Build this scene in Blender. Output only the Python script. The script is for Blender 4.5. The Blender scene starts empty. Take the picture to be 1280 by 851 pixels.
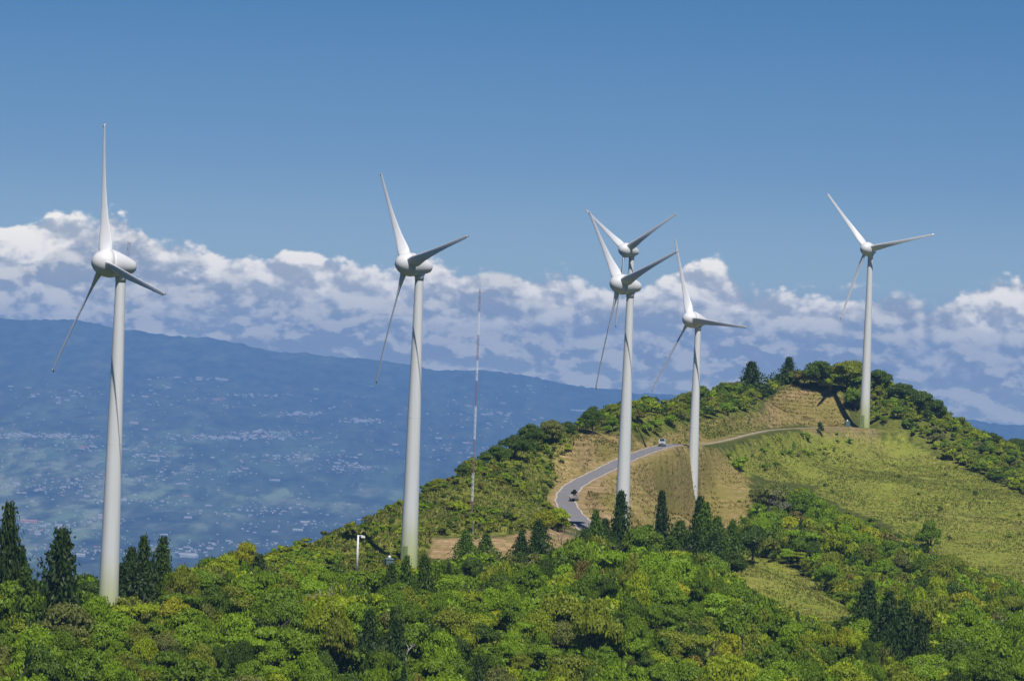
import bpy, math, random
import numpy as np
from mathutils import Vector, Matrix

# ------------------------------------------------------------------ camera, sky, sun, exposure
scene = bpy.context.scene
COL = scene.collection
R = math.radians
FPX = 4860.0                      # focal length in photo pixels (photo 1280 wide)
PW, PH = 1280.0, 851.0
ROLL = R(2.1)
HZ = 503.0                        # row of the true horizon at the middle of the frame
PITCH = math.atan((HZ - PH / 2) * math.cos(ROLL) / FPX)
FW = np.array([0.0, math.cos(PITCH), math.sin(PITCH)])
RT0 = np.array([1.0, 0.0, 0.0])
UP0 = np.cross(RT0, FW)
RT = math.cos(ROLL) * RT0 + math.sin(ROLL) * UP0
UP = -math.sin(ROLL) * RT0 + math.cos(ROLL) * UP0

cam_data = bpy.data.cameras.new("camera")
cam_data.sensor_width = 36.0
cam_data.lens = FPX * 36.0 / PW
cam_data.clip_start = 0.5
cam_data.clip_end = 120000.0
cam = bpy.data.objects.new("camera", cam_data)
COL.objects.link(cam)
cam.matrix_world = Matrix(((RT[0], UP[0], -FW[0], 0), (RT[1], UP[1], -FW[1], 0),
                           (RT[2], UP[2], -FW[2], 0), (0, 0, 0, 1)))
scene.camera = cam

scene.render.engine = 'CYCLES'
scene.view_settings.view_transform = 'Standard'
scene.view_settings.look = 'None'
scene.view_settings.exposure = 0.0
scene.view_settings.gamma = 1.0
scene.view_settings.use_curve_mapping = False
cy = scene.cycles
cy.max_bounces = 6
cy.diffuse_bounces = 1
cy.glossy_bounces = 2
cy.transmission_bounces = 3
cy.volume_bounces = 1
cy.transparent_max_bounces = 8
cy.use_denoising = True

SUN_EL = R(58.0)
SUN_AZ = R(17.0)                  # to the right of straight behind the camera
SUN_DIR = Vector((math.sin(SUN_AZ) * math.cos(SUN_EL), -math.cos(SUN_AZ) * math.cos(SUN_EL), math.sin(SUN_EL)))
sd = bpy.data.lights.new("sun", 'SUN')
sd.energy = 5.0
sd.angle = R(0.53)
sd.color = (1.0, 0.955, 0.88)
sun = bpy.data.objects.new("sun", sd)
COL.objects.link(sun)
sun.rotation_euler = SUN_DIR.to_track_quat('Z', 'Y').to_euler()


class NT:
    """small helper to write node trees as expressions"""
    def __init__(s, tree):
        s.t = tree
    def n(s, kind, **kw):
        nd = s.t.nodes.new(kind)
        for k, v in kw.items():
            setattr(nd, k, v)
        return nd
    def link(s, a, b):
        s.t.links.new(a, b)
    def _set(s, sock, v):
        if isinstance(v, bpy.types.NodeSocket):
            s.t.links.new(v, sock)
        elif v is not None:
            sock.default_value = v
    def m(s, op, a, b=None, c=None, clamp=False):
        nd = s.n('ShaderNodeMath', operation=op, use_clamp=clamp)
        s._set(nd.inputs[0], a)
        if b is not None: s._set(nd.inputs[1], b)
        if c is not None: s._set(nd.inputs[2], c)
        return nd.outputs[0]
    def mixc(s, f, a, b, blend='MIX'):
        nd = s.n('ShaderNodeMix', data_type='RGBA', blend_type=blend)
        s._set(nd.inputs[0], f); s._set(nd.inputs[6], a); s._set(nd.inputs[7], b)
        return nd.outputs[2]
    def mr(s, v, a, b, c, d, kind='SMOOTHSTEP'):
        nd = s.n('ShaderNodeMapRange', interpolation_type=kind)
        s._set(nd.inputs[0], v)
        for i, x in enumerate((a, b, c, d)): s._set(nd.inputs[1 + i], x)
        return nd.outputs[0]
    def xyz(s, x, y, z):
        nd = s.n('ShaderNodeCombineXYZ')
        s._set(nd.inputs[0], x); s._set(nd.inputs[1], y); s._set(nd.inputs[2], z)
        return nd.outputs[0]
    def noise(s, vec, scale, detail=4.0, rough=0.5, dist=0.0, out=0, lac=2.0):
        nd = s.n('ShaderNodeTexNoise')
        if vec is not None: s._set(nd.inputs['Vector'], vec)
        nd.inputs['Scale'].default_value = scale
        nd.inputs['Detail'].default_value = detail
        nd.inputs['Roughness'].default_value = rough
        nd.inputs['Distortion'].default_value = dist
        nd.inputs['Lacunarity'].default_value = lac
        return nd.outputs[out]
    def voro(s, vec, scale, feature='F1', detail=0.0, rough=0.5, smooth=None, out='Distance'):
        nd = s.n('ShaderNodeTexVoronoi', feature=feature)
        s._set(nd.inputs['Vector'], vec)
        nd.inputs['Scale'].default_value = scale
        nd.inputs['Detail'].default_value = detail
        nd.inputs['Roughness'].default_value = rough
        if smooth is not None: nd.inputs['Smoothness'].default_value = smooth
        return nd.outputs[out]
    def ramp(s, v, pts, interp='LINEAR'):
        nd = s.n('ShaderNodeValToRGB')
        nd.color_ramp.interpolation = interp
        el = nd.color_ramp.elements
        while len(el) < len(pts): el.new(0.5)
        for e, (p, c) in zip(el, pts):
            e.position = p
            e.color = (*c, 1.0) if len(c) == 3 else c
        s._set(nd.inputs[0], v)
        return nd.outputs[0]


def C4(r, g, b): return (r, g, b, 1.0)

world = bpy.data.worlds.new("World")
scene.world = world
world.use_nodes = True
world.cycles.sampling_method = 'MANUAL'
world.cycles.sample_map_resolution = 512
wt = world.node_tree
for nd in list(wt.nodes): wt.nodes.remove(nd)
W_ = NT(wt)
sky = W_.n('ShaderNodeTexSky', sky_type='NISHITA', sun_disc=False)
sky.sun_elevation = SUN_EL
sky.sun_rotation = math.pi - SUN_AZ
sky.altitude = 1500.0
sky.air_density = 1.0
sky.dust_density = 0.3
sky.ozone_density = 2.5
tc = W_.n('ShaderNodeTexCoord')
sep = W_.n('ShaderNodeSeparateXYZ')
W_.link(tc.outputs['Generated'], sep.inputs[0])
DEG = 180 / math.pi
az = W_.m('MULTIPLY', W_.m('ARCTAN2', sep.outputs[0], sep.outputs[1]), DEG)
elv = W_.m('MULTIPLY', W_.m('ARCSINE', sep.outputs[2]), DEG)

def azcurve(pts):
    """height in degrees as a function of azimuth (-8..8 degrees); pts = (photo column, photo row)"""
    nd = W_.n('ShaderNodeFloatCurve')
    c = nd.mapping.curves[0]
    nd.mapping.extend = 'HORIZONTAL'
    out = []
    for px, row in pts:
        a = math.degrees(math.atan((px - 640) / FPX))
        e = math.degrees(math.atan((HZ + math.tan(ROLL) * (px - 640) - row) / FPX))
        out.append(((a + 10) / 20, (e + 1) / 5))
    while len(c.points) < len(out): c.points.new(0.5, 0.5)
    for p, (x, y) in zip(c.points, out):
        p.location = (x, y); p.handle_type = 'AUTO_CLAMPED'
    nd.mapping.update()
    W_.link(W_.m('MULTIPLY_ADD', az, 0.05, 0.5), nd.inputs['Value'])
    return W_.m('MULTIPLY_ADD', nd.outputs[0], 5.0, -1.0)

def cloud_layer(top, seed, scale, amp, soft, stretch=1.5, dx=0.07, dy=0.11, gain=3.0, width=0.55, puff=0.35, bias=0.5):
    """returns (cover, light): a bank of heaped cloud whose upper edge wanders about the height TOP"""
    def dens(ox, oy):
        e2 = W_.m('ADD', elv, oy)
        p = W_.xyz(W_.m('ADD', az, ox + seed), W_.m('MULTIPLY', e2, stretch), seed * 0.37)
        nn = W_.n('ShaderNodeTexNoise')
        W_.link(p, nn.inputs['Vector']); nn.inputs['Scale'].default_value = scale
        nn.inputs['Detail'].default_value = 6.0; nn.inputs['Roughness'].default_value = 0.56; nn.inputs['Distortion'].default_value = 0.2
        n = nn.outputs[0]
        # the finer billows are carried along by the broad form
        pv = W_.n('ShaderNodeVectorMath', operation='MULTIPLY_ADD')
        W_.link(nn.outputs[1], pv.inputs[0]); pv.inputs[1].default_value = (.35, .35, .35); W_.link(p, pv.inputs[2])
        v = W_.voro(pv.outputs[0], scale * 2.6, 'F1', 3.0, 0.55)
        q = W_.m('MULTIPLY', W_.m('SUBTRACT', n, 0.5), amp)
        q = W_.m('ADD', q, W_.m('MULTIPLY', W_.m('SUBTRACT', 0.42, v), puff))
        return q, e2
    q0, e0 = dens(0, 0)
    q1, e1 = dens(dx, dy)
    # billows thin out above the bank so that nothing floats free of it
    thin = W_.mr(W_.m('SUBTRACT', e0, top), 0.0, 0.24, 1.0, 0.0)
    d0 = W_.m('ADD', W_.m('DIVIDE', W_.m('SUBTRACT', top, e0), width), W_.m('MULTIPLY_ADD', q0, thin, 0.22))
    cover = W_.mr(d0, 0.0, soft, 0.0, 1.0)
    broad = W_.noise(W_.xyz(W_.m('ADD', az, seed * 2.0), W_.m('MULTIPLY', elv, 2.6), seed), 0.42, 2.0, 0.5)
    light = W_.m('MULTIPLY_ADD', W_.m('SUBTRACT', q0, q1), gain, W_.m('MULTIPLY_ADD', W_.m('SUBTRACT', broad, 0.5), 1.5, bias))
    return cover, light, d0

SKY_STRENGTH = 0.085
# the deep, polarised blue of the photograph: the sky's own colour deepened away from the horizon
def ep(e): return (e + 5) / 45
tint = W_.ramp(W_.m('DIVIDE', W_.m('ADD', elv, 5.0), 45.0), [(0.0, (.10, .10, .09)), (ep(-.8), (.12, .12, .12)), (ep(0.3), (.40, .44, .50)), (ep(1.8), (.78, .88, .98)), (ep(3.5), (.43, .59, .80)), (ep(5.8), (.25, .47, .70)), (ep(14), (.19, .34, .58)), (1.0, (.28, .42, .66))])
base = W_.mixc(1.0, sky.outputs[0], tint, 'MULTIPLY')

top1 = azcurve([(-200, 262), (0, 268), (60, 258), (150, 262), (195, 290), (250, 300), (300, 318), (400, 318), (470, 335),
                (560, 322), (640, 330), (700, 332), (770, 345), (830, 335), (890, 322), (940, 352), (1010, 342), (1090, 355), (1150, 372), (1215, 356), (1280, 345), (1450, 350)])
top2 = azcurve([(-200, 305), (0, 310), (100, 300), (160, 290), (230, 308), (330, 338), (420, 345), (500, 350), (600, 345),
                (700, 350), (790, 360), (870, 362), (960, 365), (1060, 362), (1150, 380), (1280, 392), (1450, 390)])
top3 = azcurve([(-200, 360), (0, 365), (200, 370), (400, 385), (600, 390), (800, 400), (1000, 410), (1150, 425), (1280, 440), (1450, 450)])
K = 1.0 / SKY_STRENGTH
def ck(r, g, b): return (r * K, g * K, b * K, 1.0)

def lay(under, cov, lig, dark, lit, opacity, fade=None):
    colr = W_.mixc(W_.mr(lig, 0.0, 1.0, 0.0, 1.0), dark, lit)
    f = W_.m('MULTIPLY', cov, opacity)
    if fade is not None: f = W_.m('MULTIPLY', f, fade)
    return W_.mixc(f, under, colr)

c1, l1, d1 = cloud_layer(top1, 3.1, 0.60, 1.7, 0.24, gain=2.2, dx=.09, dy=.16, puff=.55, stretch=1.4, bias=.62)
c2, l2, d2 = cloud_layer(top2, 11.7, 0.62, 2.6, 0.40, gain=2.0, dx=.09, dy=0.16, puff=.60, bias=.36)
c3, l3, d3 = cloud_layer(top3, 23.9, 0.75, 3.4, 0.5, stretch=1.8, gain=2.3, dx=.08, dy=0.13, puff=.7, bias=.34)
s1 = lay(base, c1, W_.m('SUBTRACT', l1, W_.m('MULTIPLY', W_.mr(d1, 0.5, 2.6, 0, 1), 0.20)), ck(0.60, 0.61, 0.58), ck(1.62, 1.47, 1.20), 0.99)
s2 = lay(s1, c2, l2, ck(0.45, 0.48, 0.48), ck(1.26, 1.16, 0.94), 0.96)
s3 = lay(s2, c3, l3, ck(0.46, 0.48, 0.44), ck(1.22, 1.11, 0.86), 0.95)
low = W_.mr(elv, 0.0, 1.0, 0.25, 0.0)
s4 = W_.mixc(low, s3, ck(0.72, 0.74, 0.62))
bg0 = W_.n('ShaderNodeBackground')
W_.link(base, bg0.inputs[0]); bg0.inputs[1].default_value = SKY_STRENGTH
bg = W_.n('ShaderNodeBackground')
W_.link(s4, bg.inputs[0])
bg.inputs[1].default_value = SKY_STRENGTH
wo = W_.n('ShaderNodeOutputWorld')
# the cloud bank only stands low over the horizon; elsewhere the plain sky
inb = W_.m('MULTIPLY', W_.m('MULTIPLY', W_.m('LESS_THAN', elv, 3.6), W_.m('GREATER_THAN', elv, -1.0)), W_.m('LESS_THAN', W_.m('ABSOLUTE', az), 12.0))
mxw = W_.n('ShaderNodeMixShader')
W_.link(inb, mxw.inputs[0]); W_.link(bg0.outputs[0], mxw.inputs[1]); W_.link(bg.outputs[0], mxw.inputs[2])
W_.link(mxw.outputs[0], wo.inputs[0])

# ------------------------------------------------------------------ helpers
rng = np.random.default_rng(7)
random.seed(7)

def ray(px, row):
    return FW + (px - PW / 2) / FPX * RT - (row - PH / 2) / FPX * UP
def at(px, row, y):
    d = ray(px, row)
    return d * (y / d[1])
def project(P):
    P = np.asarray(P, float)
    d = P @ FW
    return PW / 2 + FPX * (P @ RT) / d, PH / 2 - FPX * (P @ UP) / d
def horizon_row(px):
    return HZ + math.tan(ROLL) * (px - 640)

def mesh_obj(name, V, F, mat=None, parent=None, smooth=False, col=None):
    me = bpy.data.meshes.new(name)
    me.from_pydata([tuple(v) for v in V], [], [tuple(f) for f in F])
    me.update()
    if smooth:
        me.polygons.foreach_set('use_smooth', [True] * len(me.polygons))
    if mat: me.materials.append(mat)
    o = bpy.data.objects.new(name, me)
    COL.objects.link(o)
    if parent: o.parent = parent
    return o

def quads_mesh(name, V, nq, mat, attrs=None, k=4):
    """V: (nq*k, 3) array; every k vertices one face"""
    me = bpy.data.meshes.new(name)
    V = np.ascontiguousarray(V, np.float32)
    me.vertices.add(nq * k); me.vertices.foreach_set('co', V.ravel())
    me.loops.add(nq * k); me.loops.foreach_set('vertex_index', np.arange(nq * k, dtype=np.int32))
    me.polygons.add(nq)
    me.polygons.foreach_set('loop_start', np.arange(0, nq * k, k, dtype=np.int32))
    me.update(calc_edges=True)
    me.validate()
    me.materials.append(mat)
    if attrs:
        for nm, arr in attrs.items():
            a = me.attributes.new(nm, 'FLOAT_COLOR', 'FACE')
            full = np.ones((nq, 4), np.float32); full[:, :3] = arr
            a.data.foreach_set('color', full.ravel())
    return me

def link(me, name, parent=None):
    o = bpy.data.objects.new(name, me); COL.objects.link(o)
    if parent: o.parent = parent
    return o

def tag(o, label=None, cat=None, group=None, kind=None):
    if label: o['label'] = label
    if cat: o['category'] = cat
    if group: o['group'] = group
    if kind: o['kind'] = kind
    return o

def empty(name, loc, rz=0.0):
    o = bpy.data.objects.new(name, None)
    COL.objects.link(o)
    o.location = tuple(loc); o.rotation_euler = (0, 0, rz)
    o.empty_display_size = 0.5
    return o

def material(name):
    m = bpy.data.materials.new(name)
    m.use_nodes = True
    t = m.node_tree
    for nd in list(t.nodes): t.nodes.remove(nd)
    N = NT(t)
    out = N.n('ShaderNodeOutputMaterial')
    return m, N, out

def principled(name, color, rough=0.6, metal=0.0, var=0.0, scale=1.0, bump=0.0):
    m, N, out = material(name)
    p = N.n('ShaderNodeBsdfPrincipled')
    p.inputs['Roughness'].default_value = rough
    p.inputs['Metallic'].default_value = metal
    if var > 0:
        tcn = N.n('ShaderNodeTexCoord')
        nz = N.noise(tcn.outputs['Object'], scale, 5, 0.6)
        a = tuple(c * (1 - var) for c in color); b = tuple(min(1, c * (1 + var)) for c in color)
        N.link(N.mixc(nz, C4(*a), C4(*b)), p.inputs['Base Color'])
    else:
        p.inputs['Base Color'].default_value = C4(*color)
    N.link(p.outputs[0], out.inputs[0])
    return m

class MB:
    """collects simple solids into one mesh"""
    def __init__(s): s.v = []; s.f = []
    def add(s, V, F):
        b = len(s.v); s.v += [tuple(v) for v in V]; s.f += [tuple(i + b for i in f) for f in F]; return s
    def box(s, c, d, rz=0.0, top=(1.0, 1.0)):
        hx, hy, hz = d[0] / 2, d[1] / 2, d[2] / 2
        V = []
        for z, kx, ky in ((-hz, 1, 1), (hz, top[0], top[1])):
            for x, y in ((-hx, -hy), (hx, -hy), (hx, hy), (-hx, hy)):
                x, y = x * kx, y * ky
                V.append((c[0] + x * math.cos(rz) - y * math.sin(rz), c[1] + x * math.sin(rz) + y * math.cos(rz), c[2] + z))
        return s.add(V, [(3, 2, 1, 0), (4, 5, 6, 7), (0, 1, 5, 4), (1, 2, 6, 5), (2, 3, 7, 6), (3, 0, 4, 7)])
    def tube(s, p, q, r0, r1=None, n=8):
        r1 = r0 if r1 is None else r1
        p = np.array(p, float); q = np.array(q, float); d = q - p; d /= np.linalg.norm(d)
        a = np.cross(d, (0, 0, 1.0)) if abs(d[2]) < 0.9 else np.cross(d, (1.0, 0, 0)); a /= np.linalg.norm(a); b = np.cross(d, a)
        V = []
        for c, r in ((p, r0), (q, r1)):
            for i in range(n):
                t = 2 * math.pi * i / n
                V.append(c + r * (math.cos(t) * a + math.sin(t) * b))
        F = [(i, (i + 1) % n, n + (i + 1) % n, n + i) for i in range(n)]
        F += [tuple(range(n - 1, -1, -1)), tuple(range(n, 2 * n))]
        return s.add(V, F)
    def lathe(s, prof, n=32, axis='z'):
        """prof: (r, h) pairs turned about an axis"""
        V = []; F = []
        for r, h in prof:
            for i in range(n):
                t = 2 * math.pi * i / n
                if axis == 'z': V.append((r * math.cos(t), r * math.sin(t), h))
                else: V.append((r * math.cos(t), h, r * math.sin(t)))
        m = len(prof)
        for j in range(m - 1):
            for i in range(n):
                a, b = j * n + i, j * n + (i + 1) % n
                F.append((a, b, b + n, a + n) if axis == 'z' else (b, a, a + n, b + n))
        F.append(tuple(range(n - 1, -1, -1)) if axis == 'z' else tuple(range(n)))
        top = tuple(range((m - 1) * n, m * n))
        F.append(top if axis == 'z' else top[::-1])
        return s.add(V, F)
    def build(s, name, mat, parent=None, smooth=False):
        return mesh_obj(name, s.v, s.f, mat, parent, smooth)

def in_poly(px, row, poly):
    px = np.asarray(px, float); row = np.asarray(row, float)
    ins = np.zeros(px.shape, bool)
    n = len(poly)
    for i in range(n):
        x0, y0 = poly[i]; x1, y1 = poly[(i + 1) % n]
        c = ((y0 > row) != (y1 > row))
        with np.errstate(divide='ignore', invalid='ignore'):
            xi = (x1 - x0) * (row - y0) / (y1 - y0 + 1e-12) + x0
        ins ^= c & (px < xi)
    return ins

# ------------------------------------------------------------------ the near hill: ground heights
CREST = [(385, 690, 690), (430, 663, 722), (480, 641, 755), (525, 619, 788), (560, 603, 818), (600, 585, 850), (640, 563, 880), (680, 544, 915), (720, 531, 950), (760, 524, 985), (800, 514, 1030), (870, 499, 1090),
         (930, 489, 1140), (985, 476, 1188), (1040, 478, 1192), (1090, 484, 1198), (1150, 508, 1208), (1190, 534, 1215),
         (1230, 556, 1200), (1290, 572, 1190), (1400, 600, 1180)]
GROUND = [
    (-150, 905, 520), (200, 905, 520), (500, 905, 530), (800, 905, 560), (1100, 905, 590), (1400, 905, 600),
    (20, 800, 565), (127, 781, 577), (300, 795, 585), (-150, 800, 575), (-150, 770, 640), (0, 768, 640), (130, 758, 640), (300, 737, 630),
    (370, 714, 655), (450, 725, 662), (511, 706, 681), (511, 795, 600), (640, 790, 612), (640, 722, 690), (560, 716, 688),
    (700, 717, 722), (700, 800, 622), (540, 688, 704), (600, 694, 704), (660, 690, 708), (600, 671, 713), (540, 672, 712), (660, 667, 718),
    (590, 650, 745), (430, 700, 680), (440, 682, 700), (480, 664, 728), (560, 634, 775), (640, 622, 805), (640, 650, 760), (690, 648, 805), (690, 580, 885), (620, 600, 830),
    (735, 662, 812), (712, 642, 830), (703, 622, 855), (715, 606, 872), (750, 588, 890), (790, 570, 920), (835, 557, 960), (880, 555, 1006),
    (905, 551, 1030), (940, 542, 1072), (970, 537, 1106), (1030, 534, 1135), (1079, 534.5, 1153), (1079, 533, 1159), (1110, 535, 1150),
    (760, 545, 958), (720, 555, 930), (700, 690, 760), (740, 690, 760), (772, 688, 768), (779, 668, 792), (740, 640, 835), (780, 625, 850), (800, 655, 838), (800, 610, 895), (820, 655, 885), (820, 610, 925), (845, 650, 930), (862, 645, 958), (862, 615, 972), (862, 585, 986), (905, 650, 962), (905, 615, 982), (905, 585, 998),
    (930, 640, 966), (820, 692, 850), (880, 706, 860), (940, 662, 930), (1000, 690, 885), (1060, 765, 765), (930, 706, 790), (990, 730, 752),
    (1040, 768, 715), (900, 762, 690), (1000, 805, 650), (920, 580, 1010), (1110, 546, 1148), (1000, 560, 1110), (1000, 600, 1050), (1100, 600, 1060), (1100, 660, 985),
    (1200, 640, 1020), (1200, 712, 930), (1290, 742, 905), (1290, 630, 1045), (1200, 592, 1112), (1180, 800, 745), (1290, 805, 765), (1400, 700, 960),
    (960, 507, 1150), (1020, 489, 1176), (1045, 487, 1176), (1050, 515, 1166), (990, 488, 1174), (1005, 520, 1155), (920, 525, 1092), (870, 541, 1042)]
pts = [at(*g) for g in GROUND + CREST]
for px, row, y in CREST:                                    # the far side falls away
    p = at(px, row, y)
    pts.append(np.array([p[0] * (y + 90) / y, y + 90, p[2] - 20]))
    pts.append(np.array([p[0] * (y + 320) / y, y + 320, p[2] - 130]))
for px in (-150, 0, 130, 300):
    p = at(px, 760, 640)
    pts.append(np.array([p[0] * 770 / 640, 770, -72]))
    pts.append(np.array([p[0] * 1000 / 640, 1000, -190]))
pts += [np.array(p, float) for p in (
    (0, 0, -2.2), (-100, 0, -6), (100, 0, -4), (0, 100, -14), (-60, 150, -24), (60, 150, -22), (0, 260, -33), (-90, 300, -37), (90, 300, -36),
    (0, 400, -42.5), (-130, 420, -46), (130, 420, -43), (-260, 560, -75), (-300, 350, -90), (300, 500, -60), (320, 800, -70), (330, 1100, -60), (-260, 800, -160),
    (-60, 1350, -260), (150, 1500, -200), (300, 1450, -190), (-250, 1250, -300), (-350, 0, -40), (350, 0, -30), (420, 300, -70), (0, -150, -2), (-300, -150, -20), (300, -150, -15))]
pts = np.array(pts)
SCL = np.array([1.0 / 100, 0.6 / 100])
cp = pts[:, :2] * SCL
def _u(r2): return np.where(r2 > 1e-12, 0.5 * r2 * np.log(r2 + 1e-12), 0.0)
n_ = len(cp)
K_ = _u(((cp[:, None] - cp[None]) ** 2).sum(-1)) + np.eye(n_) * 0.00002
P_ = np.c_[np.ones(n_), cp]
sol = np.linalg.solve(np.block([[K_, P_], [P_.T, np.zeros((3, 3))]]), np.r_[pts[:, 2], np.zeros(3)])
def tps(x, y):
    q = np.c_[np.ravel(x), np.ravel(y)] * SCL
    out = np.empty(len(q))
    for i in range(0, len(q), 20000):
        b = q[i:i + 20000]
        out[i:i + 20000] = _u(((b[:, None] - cp[None]) ** 2).sum(-1)) @ sol[:n_] + sol[n_] + b @ sol[n_ + 1:]
    return out.reshape(np.shape(x))

def vnoise(x, y, s, seed=0):
    """value noise, -1..1"""
    r = np.random.default_rng(seed); T = r.uniform(-1, 1, (256, 256))
    x = np.asarray(x) / s + 1000; y = np.asarray(y) / s + 1000
    i = np.floor(x).astype(int); j = np.floor(y).astype(int); u = x - i; v = y - j
    u = u * u * (3 - 2 * u); v = v * v * (3 - 2 * v)
    g = lambda a, b: T[a % 256, b % 256]
    return (g(i, j) * (1 - u) + g(i + 1, j) * u) * (1 - v) + (g(i, j + 1) * (1 - u) + g(i + 1, j + 1) * u) * v

gx = np.arange(-200, 262, 1.6)
gy = np.concatenate([np.arange(-150, 410, 10.0), np.arange(410, 1262, 1.6), np.arange(1262, 1560, 10.0)])
GX, GY = np.meshgrid(gx, gy)
GZ = tps(GX, GY)
rough = np.clip((GY - 380) / 60, 0, 1)
GZ += rough * (0.55 * vnoise(GX, GY, 17, 1) + 0.25 * vnoise(GX, GY, 6.5, 2) + 0.10 * vnoise(GX, GY, 2.6, 3))

# a hollow runs down from the foot of the fourth tower
_px = 640 + GX / np.maximum(GY, 1) * FPX
_cap = -(643 - np.maximum(np.abs(_px - 866) - 20, 0) * .9 - (503 + math.tan(ROLL) * (_px - 640))) / FPX * GY + np.maximum(GY - 972, 0) * .6
_in = (GY > 860) & (GY < 1010) & (np.abs(_px - 866) < 75)
GZ = np.where(_in, np.minimum(GZ, _cap), GZ)

# the road: a smooth line of points on the ground, then the ground is benched to it
def smooth_path(P, n):
    P = np.array(P, float); d = np.r_[0, np.cumsum(np.linalg.norm(np.diff(P, axis=0), axis=1))]
    out = []
    m = len(P)
    T = np.array([(P[min(i + 1, m - 1)] - P[max(i - 1, 0)]) / (d[min(i + 1, m - 1)] - d[max(i - 1, 0)]) for i in range(m)])
    for s in np.linspace(0, d[-1], n):
        i = min(np.searchsorted(d, s, 'right') - 1, m - 2); h = d[i + 1] - d[i]; t = (s - d[i]) / h
        out.append((2 * t**3 - 3 * t**2 + 1) * P[i] + (t**3 - 2 * t**2 + t) * h * T[i] + (-2 * t**3 + 3 * t**2) * P[i + 1] + (t**3 - t**2) * h * T[i + 1])
    return np.array(out)
ROADPX = [(745, 676, 800), (733, 658, 814), (716, 642, 832), (707, 624, 855), (718, 607, 873), (752, 589, 893), (790, 571, 922), (836, 556.5, 962),
          (878, 555, 1006), (906, 550, 1030), (940, 541.5, 1072), (970, 536.5, 1106), (1030, 533.5, 1136), (1079, 534, 1151), (1098, 536, 1152)]
road = smooth_path([at(*p) for p in ROADPX], 260)
HALF = 2.0
def road_near(x, y):
    """distance to the road's middle line and the road's height there"""
    sh = np.shape(x); q = np.c_[np.ravel(x), np.ravel(y)]
    dist = np.full(len(q), 1e3); hz = np.zeros(len(q))
    sel = np.where((q[:, 0] > road[:, 0].min() - 20) & (q[:, 0] < road[:, 0].max() + 20) & (q[:, 1] > road[:, 1].min() - 20) & (q[:, 1] < road[:, 1].max() + 20))[0]
    for i in range(0, len(sel), 20000):
        s = sel[i:i + 20000]
        d2 = ((q[s][:, None] - road[None, :, :2]) ** 2).sum(-1)
        k = d2.argmin(1)
        dist[s] = np.sqrt(d2[np.arange(len(s)), k]); hz[s] = road[k, 2]
    return dist.reshape(sh), hz.reshape(sh)
RD, RH = road_near(GX, GY)
w = np.clip((7.5 - RD) / 3.5, 0, 1); w = w * w * (3 - 2 * w)
GZ = GZ * (1 - w) + (RH - 0.12) * w

def tz(x, y):
    x = np.asarray(x, float); y = np.asarray(y, float)
    i = np.clip(np.searchsorted(gx, x) - 1, 0, len(gx) - 2); j = np.clip(np.searchsorted(gy, y) - 1, 0, len(gy) - 2)
    u = np.clip((x - gx[i]) / (gx[i + 1] - gx[i]), 0, 1); v = np.clip((y - gy[j]) / (gy[j + 1] - gy[j]), 0, 1)
    return (GZ[j, i] * (1 - u) + GZ[j, i + 1] * u) * (1 - v) + (GZ[j + 1, i] * (1 - u) + GZ[j + 1, i + 1] * u) * v

def hit(px, row, y0=430.0, y1=1260.0):
    """where the photo's pixel meets the ground"""
    ys = np.arange(y0, y1, 0.5)
    d = ray(px, row)
    P = d[None] * (ys / d[1])[:, None]
    below = tz(P[:, 0], P[:, 1]) >= P[:, 2]
    k = np.argmax(below)
    if not below.any(): return hit(px, row + 1.0, y0, y1) if row < 900 else np.array([P[-1, 0], P[-1, 1], tz(P[-1, 0], P[-1, 1])])
    return np.array([P[k, 0], P[k, 1], tz(P[k, 0], P[k, 1])])

def seen(P, lift=0.0):
    """is a point in sight of the camera over the ground? (N,3)"""
    P = np.atleast_2d(P).astype(float).copy(); P[:, 2] += lift
    ok = np.ones(len(P), bool)
    for t in np.linspace(0.35, 0.995, 160):
        q = P * t
        ok &= tz(q[:, 0], q[:, 1]) < q[:, 2] + 0.05
    return ok

# where each kind of ground cover lies (outlines drawn on the hill)
Z_GRASS = [(903, 566), (960, 545), (1000, 541), (1090, 541), (1130, 548), (1190, 578), (1500, 730), (1500, 850), (1225, 722), (1160, 690), (1105, 655), (1040, 628), (1010, 606), (960, 600), (930, 590)]
Z_TERR = [(728, 612), (748, 597), (770, 585), (800, 571), (832, 560), (880, 560), (905, 566), (930, 590), (946, 618), (940, 650), (905, 662), (780, 690), (745, 660), (731, 640)]
Z_BANKTOP = [(690, 628), (693, 600), (706, 570), (722, 538), (745, 536), (775, 547), (812, 553), (826, 557), (770, 577), (735, 592), (704, 612), (698, 640)]
Z_CUT = [(962, 532), (962, 500), (985, 483), (1012, 484), (1045, 494), (1070, 534)]
Z_UPPER = [(800, 553), (880, 526), (935, 519), (962, 516), (964, 533), (930, 542), (880, 556), (830, 557)]
Z_MOUND = [(905, 700), (935, 692), (985, 705), (1030, 735), (1064, 768), (1020, 778), (960, 755), (920, 735)]
Z_BANK = [(530, 698), (536, 672), (600, 668), (665, 664), (712, 662), (712, 680), (668, 694), (600, 697)]
Z_POLE = [(425, 735), (440, 700), (500, 700), (500, 722), (440, 730)]
Z_LEFT = [(375, 714), (378, 688), (430, 661), (480, 639), (525, 617), (560, 601), (640, 561), (722, 528), (745, 530), (722, 542), (700, 585), (690, 630), (680, 660), (540, 668), (530, 690), (450, 705), (410, 720)]
Z_CREST = [(722, 540), (722, 526), (800, 508), (870, 492), (930, 482), (1000, 466), (1090, 474), (1150, 500), (1190, 526), (1500, 640), (1500, 735), (1190, 574), (1130, 544), (1085, 530),
           (1070, 512), (1050, 494), (1010, 482), (985, 481), (960, 498), (940, 517), (880, 524), (820, 545), (780, 545)]
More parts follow.
